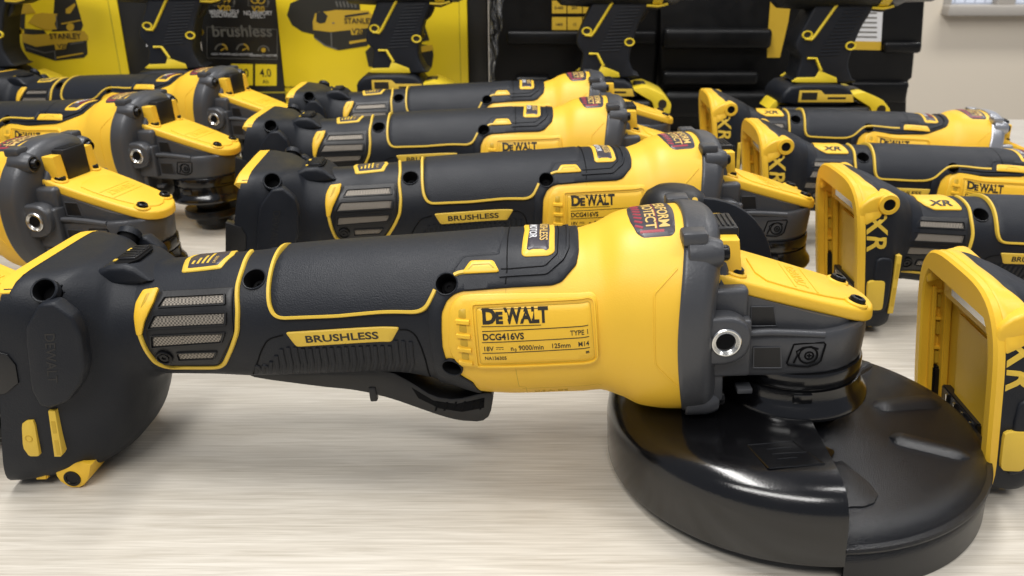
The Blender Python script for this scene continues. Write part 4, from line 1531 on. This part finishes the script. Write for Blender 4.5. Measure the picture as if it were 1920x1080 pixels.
def bagmat():
    m = bpy.data.materials.new("crinkled_clear_plastic")
    m.use_nodes = True
    nt = m.node_tree
    b = nt.nodes["Principled BSDF"]
    b.inputs["Base Color"].default_value = (0.75, 0.76, 0.78, 1)
    b.inputs["Roughness"].default_value = 0.22
    tc = nt.nodes.new("ShaderNodeTexCoord")
    mp = nt.nodes.new("ShaderNodeMapping")
    mp.inputs["Scale"].default_value = (95, 95, 22)
    n = nt.nodes.new("ShaderNodeTexNoise")
    n.inputs["Scale"].default_value = 1.0
    n.inputs["Detail"].default_value = 3
    n.inputs["Distortion"].default_value = 2.0
    mr = nt.nodes.new("ShaderNodeMapRange")
    mr.inputs["From Min"].default_value = 0.42
    mr.inputs["From Max"].default_value = 0.66
    mr.inputs["To Min"].default_value = 0.0
    mr.inputs["To Max"].default_value = 0.38
    nt.links.new(tc.outputs["Object"], mp.inputs["Vector"])
    nt.links.new(mp.outputs["Vector"], n.inputs["Vector"])
    nt.links.new(n.outputs["Fac"], mr.inputs["Value"])
    nt.links.new(mr.outputs["Result"], b.inputs["Alpha"])
    return m


M['bag'] = bagmat()
bm = bmesh.new()
bx0, bz1 = px_on(916, -30, 958)
bx1, bz0 = px_on(944, 172, 958)
rows = []
for i in range(26):
    t = i / 25
    z = bz0 + (bz1 - bz0) * t
    row = []
    for k in range(9):
        s = k / 8
        wd = (bx1 - bx0) * (0.2 + .8 * min(1, t * 1.3))
        row.append(bm.verts.new((bx0 + wd * s + 1.5 * math.sin(i * .9), 958 + 3.5 * math.sin(s * 9 + i * .5) + 2 * math.sin(i * 1.7 + k), z)))
    rows.append(row)
for A_, B_ in zip(rows, rows[1:]):
    for k in range(8):
        bm.faces.new((A_[k], A_[k + 1], B_[k + 1], B_[k]))
bmesh.ops.solidify(bm, geom=list(bm.faces), thickness=.4)
tag(obj('plastic_bag', bm, 'bag', None, 60), "crumpled clear plastic bag hanging between the yellow carton and black case", "plastic bag")


# ------------------------------------------------------------------ open black carry cases
YK = 975
kx0, _ = px_on(917, 100, YK)  # case stretched left as dark backing, so the gap behind the bag reads black
kx1, _ = px_on(1236, 100, YK)
k1 = empty('tool_case', ((kx0 + kx1) / 2, YK, 0))
tag(k1, "black tool case with yellow spec cells on its panel, left of the other case", "tool case")
simple('case_body', lambda bm: box(bm, kx0, kx1, YK, YK + 60, 0, 330, 6, 3), 'case', k1)


def ledge(par, px0, px1, py, Y, h, d):
    x0, z = px_on(px0, py, Y)
    x1, _ = px_on(px1, py, Y)
    return simple('moulded_ledge', lambda bm: box(bm, x0, x1, Y - d, Y + 5, z - h, z, min(d, h) * .42, 3), 'case', par)


ledge(k1, 950, 1230, 58, YK, 14, 7)
ledge(k1, 965, 1030, 142, YK, 20, 10)
ledge(k1, 950, 1225, 182, YK, 26, 12)
flat('spec_cells', [[(1035 + 29 * c, -30 + 31 * r_), (1062 + 29 * c, -30 + 31 * r_), (1062 + 29 * c, -6 + 31 * r_), (1035 + 29 * c, -6 + 31 * r_)] for c in range(3) for r_ in range(3)], 'ochre_print_or_shade', k1, YK, .4)
flat_text('lettering', [(t, 1048 + 29 * c, -14 + 31 * r_, 4.2, dict(align='CENTER', bold=.03)) for c, row in enumerate((("0-450", "0-450", "1400"), ("90", "20V", "13"), ("4.0", "1/2", "65"))) for r_, t in enumerate(row)], 'printdark', k1, YK, .6)
flat('fine_print', [[(1041, 66), (1096, 66), (1096, 68), (1041, 68)]], 'printolive', k1, YK, .4)
at0(k1, (kx0 + kx1) / 2, YK, 0)

YL = 970
lx0, _ = px_on(1238, 100, YL)
k2 = empty('tool_case', ((lx0 + 520) / 2, YL, 0))
tag(k2, "big black tool case with ribbed ledges and a white instruction label", "tool case")
prof = [(1238, 260), (1238, -60), (1736, -60), (1735, 0), (1729, 88), (1716, 96), (1711, 146), (1704, 152), (1706, 162), (1701, 170), (1697, 260)]
bm = bmesh.new()
prism(bm, [px_on(p[0], p[1], YL) for p in prof], lambda x, z: (x, YL, max(z, 0)), lambda x, z: (x, YL + 60, max(z, 0)), 2.5, 2)
obj('case_body', bm, 'case', k2, 35)
ledge(k2, 1242, 1445, 52, YL, 22, 13)
ledge(k2, 1240, 1420, 132, YL, 16, 12)
ledge(k2, 1240, 1460, 168, YL, 30, 18)
ledge(k2, 1592, 1700, 152, YL, 24, 9)
ledge(k2, 1655, 1725, 78, YL, 12, 8)
flat('instruction_label', [[(1560, -30), (1658, -30), (1651, 94), (1555, 92)]], 'white', k2, YL, .4)
flat('label_band', [[(1556, 76), (1652, 78), (1651, 94), (1555, 92)]], 'ochre_print_or_shade', k2, YL, .6)
flat('label_lines', [[(1568, 4 + 9 * k), (1644, 5 + 9 * k), (1644, 8 + 9 * k), (1568, 7 + 9 * k)] for k in range(8)], 'printgrey', k2, YL, .6)
flat('yellow_card', [[(1446, -20), (1486, -20), (1478, 40), (1462, 108), (1438, 108), (1440, 58)]], 'ochre_print_or_shade', k2, YL, .5)
at0(k2, (lx0 + 520) / 2, YL, 0)


# ------------------------------------------------------------------ cordless drills standing on their batteries
def make_drill():
    """front (chuck) towards +x, base at z = 0, side face towards -y; sizes in mm"""
    root = empty('cordless_drill', (0, 0, 0))
    # battery
    bm = bmesh.new()
    box(bm, -42, 46, -33, 33, 0, 40, 6, 3)
    bt = obj('battery', bm, 'rubber', root)
    bm = bmesh.new()
    box(bm, -40, 45, -31, 31, 38, 57, 4, 3)
    obj('battery_top', bm, 'plastic', bt)
    bm = bmesh.new()
    uvp(bm, [(44, 34), (46.5, 34), (46.5, 8), (44, 8)], -22, 22, .5)
    obj('battery_band', bm, 'lemon', bt)
    # handle foot
    bm = bmesh.new()
    uvp(bm, chaikin([(-40, 57.5), (-40, 68), (-30, 76), (16, 76), (26, 70), (33, 57.5)], 1), -29, 29, 3.5, 3)
    obj('base', bm, 'rubber', root)
    bm = bmesh.new()
    uvp(bm, [(-24, 61), (-24, 71), (-4, 71), (0, 67.5), (26, 67.5), (28, 61)], 28.6, 29.6, .2)
    bd = obj('base_label', bm, 'yellow2', root)
    bm = bmesh.new()
    uvp(bm, [(-21.5, 63), (-21.5, 69.3), (-7, 69.3), (-7, 63)], 29.4, 29.8)
    uvp(bm, [(3, 63.6), (3, 65.4), (20, 65.4), (20, 63.6)], 29.4, 29.8)
    obj('label_print', bm, 'ink', bd)
    # yellow latch at the front of the base
    bm = bmesh.new()
    uvp(bm, chaikin([(25, 67), (38, 69.5), (49, 65.5), (57, 62), (65, 54), (64, 45), (50, 45), (46, 56), (36, 61)], 1, keep=.12), -27, 27, 2, 2)
    lt = obj('latch', bm, 'lemon', root)
    for s in (1, -1):
        bm = bmesh.new()
        lathe(bm, [(4.2, -.4), (4.2, .4), (2.6, .2), (0, .1)], 20, frame_z((56, -s * 27, 54), (0, -s, 0)))
        obj('latch_hole', bm, 'ink', lt)
    bm = bmesh.new()
    box(bm, 29, 40, -9, 9, 67, 69.9, .6)
    obj('latch_recess', bm, 'ink', lt)
    bm = bmesh.new()
    box(bm, 44, 66, -21, 21, 26, 45.5, 3)
    obj('latch_block', bm, 'rubber', bt)
    bm = bmesh.new()
    uvp(bm, [(-47, 53), (-42, 60), (-32, 61), (-29, 57), (-38, 52)], -16, 16, 1)
    obj('rear_tab', bm, 'lemon', root)
    # grip
    g = [(-26, 75), (-28, 84), (-24, 108), (-32, 118), (-33, 128), (-24, 156), (-12, 190), (48, 196), (44, 176), (34, 152), (28, 126), (24, 100), (30, 84), (34, 75)]
    bm = bmesh.new()
    uvp(bm, chaikin(g, 2), -18, 18, 7, 4)
    gr = obj('grip', bm, 'grip', root, 50)
    # motor body, chuck, trigger
    bm = bmesh.new()
    m = Matrix.Translation((6, 0, 199)) @ Matrix.Rotation(R(90), 4, 'Y')
    lathe(bm, [(0, -62), (22, -62), (29, -56), (31, -30), (31, 30), (30, 40), (0, 40)], 40, m)
    mb = obj('motor_body', bm, 'rubber', root)
    bm = bmesh.new()
    lathe(bm, [(0, 40), (31, 40), (31, 50), (0, 50)], 40, m)
    obj('collar_ring', bm, 'lemon', root)
    bm = bmesh.new()
    lathe(bm, [(0, 50), (28, 50), (27, 64), (22, 72), (21, 100), (14, 112), (6, 114), (0, 114)], 36, m)
    obj('chuck', bm, 'grey', root)
    bm = bmesh.new()
    uvp(bm, chaikin([(30, 146), (38, 150), (44, 164), (42, 176), (34, 176)], 1), -9, 9, 2)
    obj('trigger', bm, 'plastic', root)
    bm = bmesh.new()
    uvp(bm, [(34, 168), (52, 166), (64, 172), (64, 184), (34, 184)], -17, 17, 3)
    obj('front_guard', bm, 'plastic', root)
    for s in (1, -1):
        sy = lambda w: -s * w
        bm = bmesh.new()

        def bar(P, r=1.5):
            tube(bm, [(x, -s * 18.2, z) for x, z in P], r, 8)
        bar([(-24, 133), (-17, 132), (-14, 137), (8, 184)], 1.7)
        obj('trim_line', bm, 'lemon', gr, 60)
        bm = bmesh.new()
        bar([(-19, 108), (-10, 108), (-3, 92)], 1.7)
        obj('trim_hook', bm, 'lemon', gr, 60)
        bm = bmesh.new()
        tube(bm, [(40, -s * 17.6, 172), (52, -s * 17.4, 171), (62, -s * 17, 174)], 1.8, 8)
        obj('trim_line', bm, 'lemon', gr, 60)
        bm = bmesh.new()
        uvp(bm, [(-29, 78), (-27, 83), (-8, 83.5), (-4.6, 93), (-1.4, 90.5), (14, 83), (14, 76.5), (-24, 76.5)], s * 17.2, s * 19.2, .4)
        obj('trim_corner', bm, 'lemon', gr, 50)
        for x, z in ((-22, 138), (24, 124)):
            bm = bmesh.new()
            lathe(bm, [(5.6, -1), (5.6, 1.0), (5.0, 1.5), (4.0, 1.3), (3.6, .4)], 24, frame_z((x, -s * 18, z), (0, -s, 0)))
            rg = obj('screw_ring', bm, 'lemon', root, 40)
            bm = bmesh.new()
            lathe(bm, [(3.8, .5), (1.5, .3), (0, .3)], 20, frame_z((x, -s * 18, z), (0, -s, 0)))
            obj('screw', bm, 'ink', rg, 40)
        bm = bmesh.new()
        for k in range(16):
            z = 112 + 4.4 * k
            dx = (z - 112) * .36
            tube(bm, [(-8 + dx, -s * 18.0, z), (14 + dx, -s * 18.0, z + 1.5)], .8, 5)
        obj('knurling', bm, 'rubber', gr, 60)
    # the lower half is taller and the grip more compact than sketched above
    for o in [c for c in children(root)] + [g2 for c in children(root) for g2 in children(c)]:
        for v in o.data.vertices:
            z = v.co.z / MM
            z = z * 1.08 if z < 76 else 82 + (z - 76) * .70
            v.co.z = z * MM
            if z > 84:
                v.co.x *= .9
    return root


# positions: pixel of the grip foot is only how they were measured; all stand on the table top
dr = make_drill()
GD = "cordless drills standing in front of the cases and cartons"
spots = [(-357, 912, 6, "cordless drill standing before the dark gap between the two yellow cartons"),
         (-560, 925, 0, "cordless drill at the far left edge before the printed carton"),
         (-117, 880, 0, "cordless drill standing right of the printed charger picture on carton"),
         (93, 850, -4, "cordless drill standing before the case with yellow spec cells"),
         (292, 815, 0, "cordless drill standing in front of white instruction label on case")]
for i, (x, y, a, lab) in enumerate(spots):
    o = dr if i == 0 else copy_tree(dr)
    o.location = Vector((x, y, 0)) * MM
    o.rotation_euler = (0, 0, R(a))
    tag(o, lab, "drill", GD)

# ------------------------------------------------------------------ side handle with knuckle guard behind the front grinder
sh = empty('side_handle', (89, 376, 0))
tag(sh, "black side handle with round knuckle guard standing behind the front grinder", "side handle")
bm = bmesh.new()
lathe(bm, [(0, 0), (15, 0), (17, 3), (17, 66), (14, 74), (12, 86), (0, 86)], 36, Matrix.Translation((-12, 4, 0)))
obj('grip', bm, 'rubber', sh)
bm = bmesh.new()
lathe(bm, [(12, 82), (15.5, 82.5), (16.5, 85), (16, 88), (13.5, 92.5), (9.5, 95.2), (5, 96.2), (0, 96.4)], 48, Matrix.Translation((-12, 4, 0)))
fl = obj('flange', bm, 'plastic', sh)
bm = bmesh.new()
for k in range(3):
    lathe(bm, [(1.3, 0), (1.3, .5), (0, .5)], 12, frame_z((-13 + 4 * k, -8 + abs(k - 1) * .4, 92.6), (0.05 * (k - 1), -.75, .75)))
obj('flange_hole', bm, 'ochre_print_or_shade', fl)
bm = bmesh.new()
lathe(bm, [(4.6, -1), (4.6, 1), (3.6, 1.6), (0, 1.6)], 24, frame_z((-5, -10.4, 88.5), (0.1, -.6, .8)))
obj('collar', bm, 'yellow', sh)
bm = bmesh.new()
P = [(-32, 0), (-35, 54)] + [(0 - 36 * math.cos(R(a)), 56 + 36 * math.sin(R(a))) for a in range(0, 181, 9)] + [(35, 54), (32, 0)]
prism(bm, P, lambda x, z: (x, -3, z), lambda x, z: (x, 1.2, z), 1.0, 2)
obj('knuckle_guard', bm, 'rubber', sh)

# ------------------------------------------------------------------ grinders
def flatten(root):
    """no deeper than thing > part > sub-part"""
    again = True
    while again:
        again = False
        for p in children(root):
            for c in children(p):
                if children(c):
                    c.parent = root
                    again = True


GA = "angle grinders lying in the middle row"
GL = "angle grinders of the left row with heads pointing right"
GB = "angle grinders of the right row with open battery plates"
hero = make_grinder('A', -56.4, -71)
make_guard(hero)
flatten(hero)
tag(hero, "nearest angle grinder with the big black wheel guard fitted", "angle grinder", GA)
pose(hero, 0, 300, -2.5, 67.6, 3.6)

pa = make_grinder('A', -58.6, -65.5)
flatten(pa)
for i, (x, y, yaw, lab) in enumerate([(38.6, 461.8, 4.35, "guardless angle grinder directly behind the front one, its rating label in view"),
                                      (2.4, 592, 0, "angle grinder third in the middle row, between two other guardless ones"),
                                      (0.6, 715, 1.4, "backmost angle grinder of the middle row, just before the cartons")]):
    o = pa if i == 0 else copy_tree(pa)
    pose(o, x, y, yaw, 63, 1.25)
    tag(o, lab, "angle grinder", GA)

pl = make_grinder('L', -54.3, -63)
flatten(pl)
for i, (x, y, yaw, lab) in enumerate([(-330.7, 481, -10.9, "angle grinder at left, second nearest, its gear head just behind the front grinder's battery end"),
                                      (-339, 637, -11.7, "angle grinder at left, third nearest, with its spindle flange in view on the table"),
                                      (-327, 780, -14.8, "farthest angle grinder of the left row, before the dark gap between cartons"),
                                      (-325, 335, -10, "angle grinder in the left corner, only its yellow cover tip showing")]):
    o = pl if i == 0 else copy_tree(pl)
    pose(o, x, y, yaw, 60, 1.75)
    tag(o, lab, "angle grinder", GL)

pb = make_grinder('B', -44.8, -42)
flatten(pb)
for i, (x, y, yaw, lab) in enumerate([(348.8, 446.8, -1.2, "angle grinder at right, second nearest, with large XR mark and open battery plate"),
                                      (337.3, 577.8, -2.8, "angle grinder at right, third nearest, its battery plate behind the middle row's head"),
                                      (334.3, 716, -2.8, "farthest angle grinder of the right row, silver gear housing against the wall"),
                                      (341.5, 290, -3.9, "angle grinder at right nearest the camera, only its open battery plate showing")]):
    o = pb if i == 0 else copy_tree(pb)
    pose(o, x, y, yaw, 36.4, -3.3)
    tag(o, lab, "angle grinder", GB)
